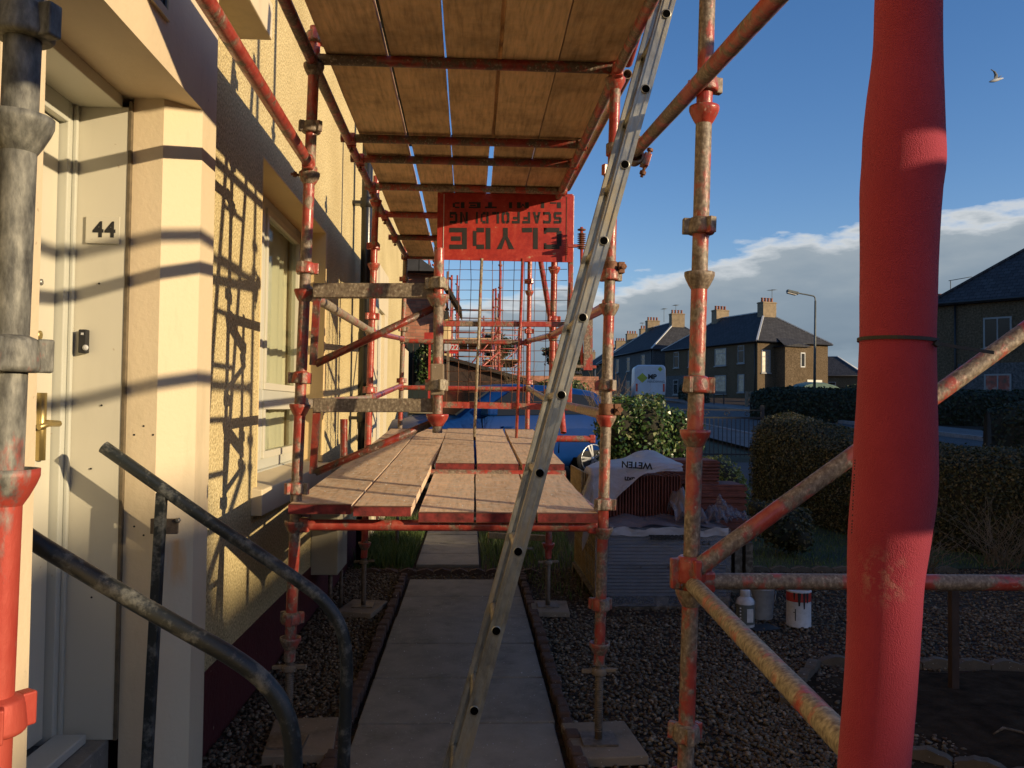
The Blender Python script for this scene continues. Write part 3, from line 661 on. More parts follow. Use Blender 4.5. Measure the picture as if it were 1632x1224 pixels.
# window 1
def window(y0, y1, z0, z1, parent, mull, trans):
    FX = -1.31
    lin = MB(); lin.box((WX+.003, y0, z0-.16), (WX-.32, y0+.012, z1)); lin.box((WX+.003, y1-.05, z0-.02), (WX-.32, y1+.004, z1)); lin.box((WX+.003, y0+.012, z1-.012), (WX-.32, y1-.05, z1+.004))
    lin.build('window_reveal', 'ochre', house, bevel=.008)
    si = MB(); si.add([(WX+.055, y0-.09, z0-.035), (WX+.055, y1+.06, z0-.035), (FX+.03, y1+.06, z0-.005), (FX+.03, y0-.09, z0-.005), (WX+.055, y0-.09, z0-.17), (WX+.055, y1+.06, z0-.17), (FX+.03, y1+.06, z0-.17), (FX+.03, y0-.09, z0-.17)],
            [(3,2,1,0), (0,1,5,4), (1,2,6,5), (2,3,7,6), (3,0,4,7), (4,5,6,7)]); si.build('window_sill', 'creamflat', house, bevel=.006)
    fm = MB(); a, c = y0+.012, y1-.05; t = .065
    fm.box((FX, a, z0), (FX-.07, c, z0+t)); fm.box((FX, a, z1-t-.012), (FX-.07, c, z1-.012)); fm.box((FX, a, z0+t), (FX-.07, a+t, z1-t-.012)); fm.box((FX, c-t, z0+t), (FX-.07, c, z1-t-.012))
    fm.box((FX+.002, mull-.04, z0+t), (FX-.068, mull+.04, z1-t-.012)); fm.box((FX+.004, a+t, trans-.04), (FX-.066, mull-.04, trans+.04)); fm.box((FX+.004, mull+.04, trans-.04), (FX-.066, c-t, trans+.04))
    fm.box((FX+.03, a-.01, z0-.03), (FX-.02, c+.01, z0))
    win = fm.build('window', 'pvc2', house, bevel=.004)
    s = .045
    sash = MB(); pane = MB()
    for (ya, yb) in ((a+t, mull-.04), (mull+.04, c-t)):
        for (za, zb) in ((z0+t, trans-.04), (trans+.04, z1-t-.012)):
            sash.box((FX+.014, ya, za), (FX-.04, yb, za+s)); sash.box((FX+.014, ya, zb-s), (FX-.04, yb, zb)); sash.box((FX+.014, ya, za+s), (FX-.04, ya+s, zb-s)); sash.box((FX+.014, yb-s, za+s), (FX-.04, yb, zb-s))
            pane.box((FX-.01, ya+s, za+s), (FX-.016, yb-s, zb-s))
    sash.build('sash', 'pvc', win, bevel=.003); pane.build('pane', 'glass', win)
    cu = MB(); n = 70; yv = np.linspace(y0, y1, n); vs = []
    for z in (z0-.05, z1+.05):
        for i, yq in enumerate(yv): vs.append((FX-.085+.016*math.sin(i*1.1)+.01*math.sin(i*.37), yq, z))
    cu.add(vs, [(i, i+1, n+i+1, n+i) for i in range(n-1)], 0, True); cu.build('curtain', 'curtain', win)
    bk = MB(); bk.box((FX-.5, y0-.3, z0-.3), (FX-.55, y1+.3, z1+.3)); bk.build('room_wall', 'interior', win)
window(4.49, 6.50, 1.10, 2.83, house, 5.32, 1.56)
# soil pipe and meter box, second door surround, corner strip further along
sp = MB(); sp.tube([(-.99, 7.85, .05), (-.99, 7.85, 6)], .05, 16)
for z in (.5, 1.35, 2.1, 3.35, 4.6): sp.lathe((-.99, 7.85, z), [(.05, 0), (.062, .01), (.062, .09), (.05, .1)], 16)
sp.box((-1.12, 7.80, 1.38), (-1.0, 7.9, 1.41)); sp.box((-1.12, 7.80, 3.38), (-1.0, 7.9, 3.41)); sp.build('soil_pipe', 'pipe_black', house)
mb_ = MB(); q = P(538, 917, Y=6.05); mb_.box((WX, 6.05, q.z), (q.x, 6.5, q.z+.58)); mx_ = mb_.build('meter_box', 'grey_box', house, bevel=.008)
mp_ = MB(); mp_.tube([(-1.0, 6.2, 0), (-1.0, 6.2, q.z)], .016, 10); mp_.tube([(-.93, 6.25, 0), (-.93, 6.25, q.z)], .013, 10); mp_.build('meter_pipe', 'jack', house)
for n_, a_, c_ in (('door_surround', (WX+.05, 9.3, 0), (X1, 9.75, 2.64)), ('door_surround', (WX+.05, 10.4, 0), (X1, 10.8, 2.64)), ('door_lintel', (WX+.052, 9.3, 2.64), (X1, 10.8, 3.15)), ('corner_strip', (WX+.05, 13.6, 0), (X1, 14.4, 2.45))):
    s2 = MB(); s2.box(a_, c_); s2.build(n_, 'creamflat', house)
d2 = MB(); d2.box((WX+.01, 9.75, .4), (X1, 10.4, 2.64)); d2.build('door', 'pvc', house)
bx = MB(); bx.box((WX, 8.35, 1.18), (WX+.1, 8.9, 1.28)); bx.build('window_sill', 'pvc', house, bevel=.005)
w2 = MB(); w2.box((WX+.004, 8.4, 1.28), (WX+.03, 9.1, 2.7)); w2.build('window_recess_shade', 'fence_dark', house)  # dark sheet standing in for the shade of a second window's recess
st = MB(); st.box((-1.3, 2.12, -.05), (-.55, 3.12, .10)); st.build('door_step', 'slab', house, bevel=.01)

# ================================================================ handrails
def rail(name, pts, rad, label, post=None, br=None):
    root = thing(name, (pts[-1][0], pts[-1][1], 0), label, 'handrail', 'black handrails at the door steps')
    b = MB(); b.tube(pts, rad, 16, hollow=True); b.build('rail', 'rail', root)
    if post:
        b = MB(); b.bar(post[0], post[1], .034, .034, up=(0,1,0)); b.build('post', 'rail', root, bevel=.004)
    if br:
        b = MB(); b.box(br[0], br[1]); k = b.build('bracket', 'jack', root, bevel=.002)
        b = MB(); c = br[2]; b.lathe(c, [(.010, 0), (.010, .006), (.005, .011)], 6, (0,-1,0)); b.build('bolt', 'steel', root)
    return root
def curve(ctrl, n=8):
    """Catmull-Rom through the control points"""
    c = [Vector(p) for p in ctrl]; c = [c[0]*2-c[1]] + c + [c[-1]*2-c[-2]]; out = []
    for i in range(1, len(c)-2):
        for k in range(n):
            t = k/n; out.append(.5*((2*c[i]) + (c[i+1]-c[i-1])*t + (2*c[i-1]-5*c[i]+4*c[i+1]-c[i+2])*t*t + (3*c[i]-c[i-1]-3*c[i+1]+c[i+2])*t**3))
    out.append(c[-2]); return out
YA, YB = 3.0, 2.2
ra = curve([P(x, y, Y=YA) for x, y in ((165, 712), (250, 772), (330, 828), (410, 881), (470, 922), (515, 957), (543, 1000), (552, 1050), (551, 1120), (548, 1200))]) + [P(547, 1318, Y=YA)]
pt = P(258, 785, Y=YA); pb_ = P(234, 1224, Y=YA); pb2 = pt + (pb_-pt)*((pt.z)/(pt.z-pb_.z))
bq0 = P(262, 842, Y=3.16); bq1 = P(304, 819, Y=3.16); 
rail('handrail', ra, .0225, 'longer black handrail nearer the cream pillar, with a free upper end and a square post', (pt, pb2), ((bq0.x, 3.02, bq0.z), (bq1.x, 3.035, bq1.z), (P(284, 829, Y=3.02))))
rb = curve([P(x, y, Y=YB) for x, y in ((30, 846), (76, 876), (200, 950), (300, 1007), (370, 1047), (420, 1085), (452, 1130), (466, 1185), (468, 1260))]) + [P(467, 1560, Y=YB)]
rail('handrail', rb, .0235, 'lower black handrail nearest the camera, starting inside the doorway and curving down')
# ================================================================ the scaffold beside the house
scaf = thing('scaffold', (-.735, 3.7, 0), 'red painted tube scaffold standing along the house wall, clamped together', 'scaffold')
OX, IX = .60, -.735
Z1, Z2 = 1.0, 3.03
def cup(root, base_p, axis, mat, seg=20, k=1.0):
    b = MB(); b.lathe(base_p, [(.0245, -.03), (.032, -.018), (.041*k, 0), (.0455*k, .012), (.0455*k, .022), (.040*k, .022), (.030, .006), (.0245, .004)], seg, axis, closed=False)
    return b.build('bottom_cup', mat, root)
def topcup(root, c, axis, mat, ang=.6, seg=20):
    b = MB(); b.lathe(c, [(.0245, .05), (.036, .045), (.039, .03), (.042, .004), (.038, -.002), (.0245, -.002)], seg, axis, closed=False)
    a = Vector(axis).normalized(); r = Vector((math.cos(ang), math.sin(ang), 0)); t = a.cross(r)
    for s_ in (0, 2.1, 4.2):
        rr = Matrix.Rotation(s_, 3, a) @ r; q = Vector(c) + rr*.044 + a*.022
        b.bar(q - a*.024, q + a*.024, .024, .022, up=rr)
    return b.build('top_cup', mat, root, bevel=.003)
def standard(p0, p1, mat, cups, tops, spigot=None, segs=24, root=None, dirt=True):
    """vertical tube; cups/tops are heights"""
    p0, p1 = Vector(p0), Vector(p1); ax = (p1-p0).normalized()
    b = MB(); n = 14; pts = [p0+(p1-p0)*i/n for i in range(n+1)]
    b.tube(pts, .0242, segs, hollow=True); st = b.build('standard', mat, root or scaf)
    at = lambda z: p0 + (p1-p0)*((z-p0.z)/(p1.z-p0.z))
    for z in cups: cup(st, at(z), ax, mat)
    for i, z in enumerate(tops): topcup(st, at(z), ax, mat, .5+i*1.3)
    return st, at
def tube(name, p, q, mat, r=.0242, root=None, seg=18, ends=True, lug=True):
    p, q = Vector(p), Vector(q); d = (q-p).normalized(); b = MB(); n = max(2, int((q-p).length/.25))
    b.tube([p+(q-p)*i/n for i in range(n+1)], r, seg, hollow=True); o = b.build(name, mat, root or scaf)
    if lug:
        for e, s in ((p, 1), (q, -1)):
            bl = MB(); bl.bar(e - d*s*.004, e + d*s*.04, .046, .062); bl.build('blade_end', mat, o, bevel=.008)
    return o
def coupler(c, axis, mat='rust', root=None, ang=0):
    """swivel / right-angle fitting: a band round the tube with a bolt and nut"""
    a = Vector(axis).normalized(); b = MB(); b.lathe(c, [(.0245, -.026), (.034, -.026), (.034, .026), (.0245, .026)], 18, a, closed=False)
    r = Vector((1,0,0)) if abs(a.x) < .9 else Vector((0,1,0)); r = (r-a*r.dot(a)).normalized(); r = Matrix.Rotation(ang, 3, a) @ r; t = a.cross(r)
    q = Vector(c)+r*.046; b.bar(q - t*.026, q + t*.026, .03, .05, up=a)
    o = b.build('coupler', mat, root or scaf, bevel=.003)
    b = MB(); b.tube([q - t*.05 + r*.004, q + t*.07 + r*.004], .0065, 8); b.lathe(q + t*.045 + r*.004, [(.013, 0), (.013, .014)], 6, t); b.lathe(q - t*.052 + r*.004, [(.013, 0), (.013, .01)], 6, t); b.build('bolt', 'rust', o)
    return o

# standards -- positions follow the cup spacing of half a metre
sN, atN = standard((-.668, 1.22, .35), P(46, -160, Y=1.22), 'galv', [1.385, 1.885, .87], [1.545, 2.02, 1.04])
s1, at1 = standard((-.765, 3.7, .40), (-.705, 3.7, 3.17), 'pipe', [.48, .98, 1.485, 1.985, 2.5, 2.98], [.56, 1.12, 1.60, 2.08, 2.70, 3.10])
s2_, at2 = standard((-.760, 6.2, .40), (-.715, 6.2, 3.2), 'pipe_red', [.49, 1.0, 1.52, 2.03, 2.53, 3.0], [1.6, 2.14, 2.66, 3.1])
s3_, at3 = standard((-.735, 8.7, .55), (-.69, 8.7, 3.25), 'pipe_worn', [1.1, 1.7, 2.2, 2.7, 3.2], [1.75, 2.28, 2.8])
o1, ato1 = standard((.578, 3.7, .38), (.655, 3.7, 4.3), 'pipe', [.455, .96, 1.452, 1.945, 2.43, 2.96, 3.45], [.62, 1.06, 1.585, 2.075, 2.54, 3.05])
o2, ato2 = standard((.585, 6.2, .40), (.625, 6.2, 4.2), 'pipe_red', [.49, 1.0, 1.52, 2.03, 2.53, 3.03], [1.6, 2.14, 2.66, 3.1])
o3, ato3 = standard((.585, 8.7, .55), (.60, 8.7, 3.6), 'pipe_red', [1.1, 1.7, 2.2, 2.7, 3.2], [1.75, 2.28, 2.8])
q0 = P(1092, 1240, Y=2.5); q1 = P(1131, -130, Y=2.5); dq = (q1-q0)/(q1.z-q0.z)
mid, atm = standard(q0 - dq*(q0.z-.05), q1, 'pipe_worn', [.405, .945, 1.42, 1.895, 2.40, 2.9], [.52, 1.555, 2.035, 2.47], segs=28)
mid['label'] = 'worn red standard nearest the ladder on the garden side'
fo, atf = standard(P(1396, 1340, Y=1.22), P(1450, -200, Y=1.22), 'pipe_red', [.47], [])
# off the right edge of the picture the scaffold continues (its shadow bands fall on the doorway)
tb = []
for (x, y) in ((2.1, 2.5), (2.1, .43)):
    standard((x, y, .05), (x, y, 4.4), 'pipe', [.98, 1.98, 2.98], [1.1, 2.1, 3.1])
tube('ledger', (2.1, 2.47, 2.39), (2.1, .46, 2.39), 'pipe'); tube('ledger', (2.1, 2.47, 2.94), (2.1, .46, 2.94), 'pipe'); tube('ledger', (2.1, 2.47, .99), (2.1, .46, .99), 'pipe')
# base jacks
def jack(x, y, z0, ztop, root, far=False):
    b = MB(); b.tube([(x, y, z0), (x, y, ztop)], .017, 14); j = b.build('base_jack', 'jack', root)
    b = MB()
    n = int((ztop-z0-.05)/.009)
    for k in range(0, n): b.lathe((x, y, z0+.03+k*.009), [(.017, 0), (.0192, .003), (.017, .006)], 12, closed=False)
    b.build('thread', 'jack', j)
    b = MB(); b.lathe((x, y, ztop-.045), [(.02, 0), (.033, .004), (.033, .022), (.026, .03), (.02, .03)], 14)
    b.bar((x-.075, y+.01, ztop-.03), (x+.075, y-.01, ztop-.02), .02, .016); b.build('wing_nut', 'sole', j, bevel=.003)
    b = MB(); b.box((x-.075, y-.075, z0-.008), (x+.075, y+.075, z0)); b.build('base_plate', 'jack', j)
jack(-.765, 3.7, .062, .40, s1); jack(-.76, 6.2, .062, .40, s2_); jack(.578, 3.7, .062, .38, o1); jack(.585, 6.2, .062, .40, o2)
jack(-.735, 8.7, .06, .56, s3_); jack(.585, 8.7, .06, .56, o3)
def sole(x, y, w_, l, a, label):
    b = MB(); b.box((-w_/2, -l/2, .012), (w_/2, l/2, .053)); b.rot((0,0,0), Matrix.Rotation(a, 3, 'Z')); b.v = [(vx+x, vy+y, vz) for vx, vy, vz in b.v]
    tag(b.build('sole_board', 'sole', bevel=.006), label, 'sole board', 'timber pads under the scaffold feet')
sole(-.72, 3.78, .29, .42, .1, 'dusty sole board under the scaffold foot nearest the bent handrail')
sole(-.77, 6.2, .27, .40, -.2, 'sole board under the scaffold foot in front of the meter box')
sole(.60, 3.72, .30, .40, .08, 'dusty sole board under the scaffold foot right of the ladder')
sole(.60, 6.2, .27, .36, -.05, 'sole board under the far right scaffold foot beside the tile pallet')

# ledgers (along the wall) and transoms (across)
tube('ledger', at1(.995)+Vector((0,.03,0)), at2(1.03)-Vector((0,.03,0)), 'pipe_dark')
tube('ledger', ato1(1.01)+Vector((0,.03,0)), ato2(1.04)-Vector((0,.03,0)), 'pipe_worn')
tube('ledger', at1(2.0)+Vector((0,.03,0)), at2(2.05)-Vector((0,.03,0)), 'pipe_bare'); tube('ledger', at2(2.05)+Vector((0,.03,0)), at3(2.2)-Vector((0,.03,0)), 'pipe_red')
tube('ledger', at1(1.505)+Vector((0,.03,0)), at2(1.56)-Vector((0,.03,0)), 'pipe_bare'); tube('ledger', at2(1.56)+Vector((0,.03,0)), at3(1.72)-Vector((0,.03,0)), 'pipe_red')
tube('ledger', ato1(1.965)+Vector((0,.03,0)), ato2(2.05)-Vector((0,.03,0)), 'pipe_red'); tube('ledger', ato2(2.05)+Vector((0,.03,0)), ato3(2.2)-Vector((0,.03,0)), 'pipe_red')
tube('ledger', ato1(1.475)+Vector((0,.03,0)), ato2(1.55)-Vector((0,.03,0)), 'pipe_bare'); tube('ledger', ato2(1.55)+Vector((0,.03,0)), ato3(1.71)-Vector((0,.03,0)), 'pipe_bare')
# upper deck ledgers
tube('ledger', at1(3.0)+Vector((0,.03,0)), at2(3.03)-Vector((0,.03,0)), 'pipe_worn'); tube('ledger', at2(3.03)+Vector((0,.03,0)), at3(3.06)-Vector((0,.03,0)), 'pipe_worn')
tube('ledger', ato1(3.0)+Vector((0,.03,0)), ato2(3.03)-Vector((0,.03,0)), 'pipe_worn'); tube('ledger', ato2(3.03)+Vector((0,.03,0)), ato3(3.06)-Vector((0,.03,0)), 'pipe_worn')
tube('ledger', at1(3.0)-Vector((0,.03,0)), (-.70, 1.25, 3.0), 'pipe_dark'); tube('ledger', ato1(3.0)-Vector((0,.03,0)), (.655, 2.53, 3.0), 'pipe')
tube('ledger', at1(2.555)-Vector((0,.03,0)), (-.69, 1.26, 2.55), 'pipe_red')
tube('ledger', P(1009, 246, X=.655), (.665, 1.30, 2.37), 'pipe')
coupler(P(1016, 232, Y=3.42), (0,1,0), 'pipe_bare', ang=2.6); coupler(P(1012, 250, Y=3.36), (0,1,0), 'pipe_worn', ang=.3)
# transoms
def transom(py, y, x0, x1, mat):
    z = P(750, py, Y=y).z; return tube('transom', (x0, y, z), (x1, y, z), mat, lug=False)
transom(102, 3.7, -.70, .63, 'pipe_dark')
for py, mat in ((226, 'pipe_dark'), (258, 'pipe_dark'), (302, 'pipe_worn'), (346, 'pipe_red'), (382, 'pipe_dark')):
    y = 1.51*F/(650-py); tube('transom', (-.755, y, 3.022), (.655, y, 3.022), mat, lug=False)
    for x in (-.70, .62): coupler((x, y, 3.02), (1,0,0), 'pipe_red', ang=.4+x)
tube('transom', (-.73, 3.7, .985), (.56, 3.7, .985), 'pipe_red'); tube('transom', (-.73, 6.2, 1.02), (.56, 6.2, 1.02), 'pipe')
tube('transom', (-.72, 5.0, 1.11), (.57, 5.0, 1.11), 'pipe', lug=False); 
tube('transom', (-.73, 8.67, 2.18), (.58, 8.67, 2.18), 'pipe_worn'); tube('transom', (-.73, 8.67, 1.70), (.58, 8.67, 1.70), 'pipe_red')
tube('transom', (-.73, 8.67, 3.05), (.58, 8.67, 3.05), 'pipe_dark'); tube('transom', (-.72, 7.45, 1.235), (.58, 7.45, 1.235), 'pipe', lug=False)
p = ato2(1.28); tube('transom', p, (.92, 6.2, 1.28), 'pipe_red')
# buttress bay going right from the middle garden-side standard
tube('ledger', atm(.985)-Vector((0,.03,0)), atf(.97)+Vector((0,.04,0)), 'pipe_bare', lug=False); tube('transom', atm(.99)+Vector((.03,0,0)), (2.07, 2.5, .985), 'pipe_worn')
pA = P(1112, 905, Y=2.47); pB = P(1640, 522, Y=2.47); dd = pB-pA; tube('brace', pA, pA + dd*1.28, 'pipe', lug=False, r=.0262)
cm = MB(); q = atm(1.02); cm.lathe(q, [(.0245, -.035), (.045, -.03), (.047, .03), (.036, .045), (.0245, .045)], 22, closed=False)
for a_ in (0.2, 1.7, 3.3, 4.8): cm.bar(q+Vector((math.cos(a_)*.05, math.sin(a_)*.05, -.05)), q+Vector((math.cos(a_)*.05, math.sin(a_)*.05, .04)), .022, .03, up=(math.cos(a_), math.sin(a_), 0))
cm.build('top_cup', 'pipe_red', mid, bevel=.004)
# couplers with bolts on the outer standards
for z, a_ in ((2.23, .1), (1.60, .1)): coupler(ato1(z-.1+.0), (0,0,1), 'rust', o1, a_)
coupler(ato1(2.66), (0,0,1), 'pipe_worn', o1, .4); coupler(at1(2.52), (0,0,1), 'pipe_worn', s1, 2.0)
# long diagonal behind the far outer standard
tube('brace', P(861, 412, Y=7.6), P(886, 560, Y=6.9), 'pipe_red', lug=False); tube('brace', P(886, 560, Y=6.9), P(898, 690, Y=6.6), 'pipe_red', lug=False)
tube('brace', P(905, 300, Y=6.3), P(1000, 118, Y=4.0), 'pipe_worn', lug=False); tube('brace', P(1000, 100, Y=3.8), P(1048, -60, Y=3.1), 'pipe_red', lug=False)
tube('transom', P(930, 175, Y=5.0), P(975, 177, Y=5.0), 'pipe_red', lug=False)
# hop-up brackets reaching from the first inner standard, joined by a short guard post
def bracket(yt, yb, ydiag, label):
    b = MB(); p = P(500, yt, Y=3.66); q = P(692, yt, Y=3.66); hh = (P(600, yt, Y=3.66).z - P(600, yb, Y=3.66).z)
    b.bar(p - Vector((0,0,hh/2)), q - Vector((0,0,hh/2)), .045, hh); o = b.build('bracket_bar', 'bar', scaf, bevel=.004)
    o['label'] = label
    b = MB(); a = P(503, ydiag, Y=3.66); e = P(700, yb+12, Y=3.66); b.tube([a, e], .0165, 14); b.bar(P(505, yb-2, Y=3.66), P(499, ydiag+2, Y=3.66), .02, .03, up=(1,0,0)); b.build('strut', 'pipe_dark', o)
bracket(452, 475, 580, 'upper bracket bar between the inner standard and the short guard post')
bracket(635, 657, 753, 'lower bracket bar between the inner standard and the short guard post')
g0, g1 = P(697, 690, Y=3.62), P(700, 396, Y=3.62)
gp = MB(); gp.tube([g0, g0+(g1-g0)*.5, g1], .0215, 18, hollow=True); gpo = gp.build('guard_post', 'pipe_worn', scaf)
for py in (668,): cup(gpo, P(697, py, Y=3.62), (0,0,1), 'pipe_red', k=1.05)
cup(gpo, P(698, 478, Y=3.62), (0,0,1), 'pipe_worn', k=1.05)
for py in (460, 622): topcup(gpo, P(698, py, Y=3.62), (0,0,1), 'pipe_bare', .9)
gb = MB(); gb.bar(P(697, 630, Y=3.62), P(697, 580, Y=3.62), .058, .058, up=(1,0,0)); gb.build('spigot_socket', 'sole', gpo, bevel=.006)
tube('transom', P(548, 668, Y=5.6), P(548, 735, Y=5.6), 'pipe_dark', lug=False)
# spring-loaded jack and flat post hanging behind the ladder
jx = MB(); a = P(927, 585, Y=5.9); e = P(927, 362, Y=5.9); jx.tube([a, e], .011, 12); 
mid1 = P(927, 372, Y=5.9); 
jk = jx.build('threaded_jack', 'pipe_red', scaf)
jt = MB()
for k in range(8): jt.lathe(P(927, 374+k*3.3, Y=5.9), [(.02, 0), (.032, .004), (.02, .009)], 14)
jt.lathe(P(927, 368, Y=5.9), [(.012, 0), (.03, .004), (.03, .012), (.012, .016)], 8); jt.build('thread', 'rust', jk)
jp = MB(); jp.bar(P(937, 590, Y=5.9), P(938, 440, Y=5.9), .035, .06, up=(1,0,0)); jp.bar(P(905, 583, Y=5.9), P(950, 585, Y=5.9), .03, .02); jp.build('flat_post', 'pipe', jk)
jp = MB(); jp.bar(P(905, 392, Y=5.9), P(930, 392, Y=5.9), .03, .02); jp.build('jack_arm', 'pipe_red', jk)

# ================================================================ scaffold boards
def board(x0, x1, y0, y1, z0, z1, mat, label, group, xe=None, th=.038):
    """a plank from (y0,z0) to (y1,z1); xe = x pair at far end"""
    xe = xe or (x0, x1); b = MB(); n = 12; vs = []; fs = []
    for i in range(n+1):
        t = i/n; y = y0+(y1-y0)*t; z = z0+(z1-z0)*t - .006*math.sin(math.pi*t) + random.uniform(-.0008, .0008); xa = x0+(xe[0]-x0)*t + random.uniform(-.0014,.0014); xb = x1+(xe[1]-x1)*t + random.uniform(-.0014,.0014)
        vs += [(xa, y, z), (xb, y, z), (xb, y, z+th), (xa, y, z+th)]
    for i in range(n):
        o = i*4
        fs += [(o, o+4, o+5, o+1), (o+1, o+5, o+6, o+2), (o+2, o+6, o+7, o+3), (o+3, o+7, o+4, o)]
    b.add(vs, fs); o = n*4
    b.add(vs[:4], [(0, 1, 2, 3)], 1); b.add(vs[-4:], [(3, 2, 1, 0)], 1)
    ob = b.build('scaffold_board', [mat, 'board_end'], None, origin=((x0+x1)/2, y0, z0)); tag(ob, label, 'scaffold board', group)
    for (t, s) in ((0, 1), (1, -1)):
        c = MB()
        y = y0+(y1-y0)*t; z = z0+(z1-z0)*t; xa = x0+(xe[0]-x0)*t; xb = x1+(xe[1]-x1)*t; k = s*.035
        c.box((xa-.0015, y-s*.0025, z-.0015), (xb+.0015, y+k, z-.0005)); c.box((xa-.0015, y-s*.0025, z+th+.0005), (xb+.0015, y+k, z+th+.0015))
        c.v = [tuple(v) for v in c.v]; c.build('end_band', 'rust', ob)
    return ob
tb2 = MB(); tb2.box((.625, -.9, 2.27), (.662, .9, 2.80)); tb2.build('shade_board', 'board_under', scaf)  # unseen board added to shade the top of the near left standard
lp_ = MB(); lp_.box((.085, 2.3, 3.096), (.15, 5.0, 3.12)); tag(lp_.build('timber_batten', 'board_under'), 'narrow batten lying over a gap of the upper deck', 'batten')
gL = 'boards of the lower scaffold deck'
# two on the wall side (lying on top), three near, three far (overlapping)
board(-.762, -.500, 3.60, 7.5, 1.045, 1.27, 'board_top', 'lower deck board nearest the house wall', gL, xe=(-.70, -.455))
board(-.488, -.245, 3.58, 7.55, 1.040, 1.27, 'board_top', 'lower deck board second from the house wall, beside the wide gap', gL, xe=(-.445, -.20))
for i, (a, c, xe, word) in enumerate(((-.218, .020, (-.21, .028), 'beside the wide gap'), (.030, .285, (.036, .29), 'with the ladder crossing its middle'), (.298, .560, (.30, .555), 'nearest the garden'))):
    board(a, c, 3.64, 5.4, 1.008, 1.10, 'board_top', 'near lower deck board with a red end, '+word, gL, xe=xe)
    board(a+.014, c+.006, 5.02, 7.6, 1.13, 1.275, 'board_top', 'far lower deck board resting on the near ones, '+('beside the two wall side boards', 'in the middle of the three', 'on the garden side')[i], gL)
gU = 'boards of the upper scaffold deck'
def xs_at(*p): return [(q-750)/F*3.7 + .02 for q in p]
e = [-.655, -.392, -.372, -.137, -.127, .100, .118, .368, .373, .640]
words = ('nearest the house wall', 'second from the house wall', 'in the middle of the five', 'second from the garden side', 'nearest the garden')
for i in range(5):
    a, c = e[2*i], e[2*i+1]
    board(a, c, 2.1, 4.868, 3.055 + (.002 if i % 2 else 0), 3.055, 'board_under', 'upper deck board overhead, '+words[i], gU)
    sh = (0, .004, -.006, .006, -.004)[i]
    board(a+sh, c-(.008 if i in (2, 3) else .004), 4.878, 8.75, 3.052, 3.052, 'board_under', 'far upper deck board, '+words[i], gU)
# dust and plaster crumbs on the lower deck
cr_, fc2 = pebbles(0, [(-.75, -.25, 3.65, 5.2, 110, 0), (-.2, .55, 3.7, 5.0, 60, 0)], .0015, .004)
for k in range(len(cr_)):
    y = cr_[k, :, 1].mean(); x = cr_[k, :, 0].mean()
    cr_[k, :, 2] += (1.045+.038+(y-3.6)*.0577-.002 if x < -.24 else 1.008+.038+(y-3.64)*.0523-.001)
tag(quads('plaster_crumbs', cr_, 12, 'label_white', faces=fc2), 'pale plaster crumbs scattered over the near end of the lower deck', 'plaster crumbs', kind='stuff')

# ================================================================ mesh guard with the sign
YS = 6.02
gd = thing('mesh_guard', P(800, 690, Y=YS), 'red framed wire mesh guard standing on the far end of the lower deck', 'mesh guard')
fr_ = MB(); tl, tr, bl, br_ = P(701, 312, Y=YS), P(910, 312, Y=YS), P(700, 648, Y=YS), P(900, 650, Y=YS)
fr_.bar(P(697, 580, Y=YS), P(699, 512, Y=YS), .038, .038, up=(1,0,0)); fr_.bar(P(911, 312, Y=YS), P(907, 648, Y=YS), .035, .035, up=(1,0,0)); fr_.bar(P(704, 645, Y=YS), P(905, 649, Y=YS), .035, .045); fr_.bar(P(697, 516, Y=YS), P(905, 517, Y=YS), .03, .038)
fr_.bar(P(700, 310, Y=YS), P(913, 312, Y=YS), .03, .02); fr_.build('frame', 'pipe_red', gd, bevel=.003)
ms = MB()
for k in range(12):
    x = 716+k*17.2; wob = [random.uniform(-1.2, 1.2) for _ in range(7)]
    ms.tube([P(x + wob[j] - j*.6, 410+j*39.5, Y=YS+.012) for j in range(7)], .0024, 5)
for k in range(14):
    y = 430+k*16.2; wob = [random.uniform(-1.0, 1.0) for _ in range(6)]
    ms.tube([P(704+j*40, y+wob[j], Y=YS+.017) for j in range(6)], .0022, 5)
tw = curve([P(x, y, Y=YS+.03) for x, y in ((782, 520), (786, 545), (800, 560), (815, 590), (832, 600), (850, 640))]); ms.tube(tw, .002, 5)
tw = curve([P(x, y, Y=YS+.03) for x, y in ((700, 420), (705, 445), (696, 480), (708, 500), (704, 560))]); ms.tube(tw, .002, 5)
ms.build('mesh', 'rust', gd)
for (xa, ya, xb, yb, mt) in ((768, 412, 756, 696, 'pipe_bare'), (833, 412, 823, 698, 'pipe_red')):
    lg = MB(); lg.tube([P(xb, yb, Y=YS-.03), P(xa, ya, Y=YS-.03)], .011, 10); lg.build('leg', mt, gd)
sg = MB(); s0, s1q = P(696, 414, Y=YS-.03), P(914, 312, Y=YS-.03); sg.box((s0.x, YS-.034, s0.z), (s1q.x, YS-.028, s1q.z))
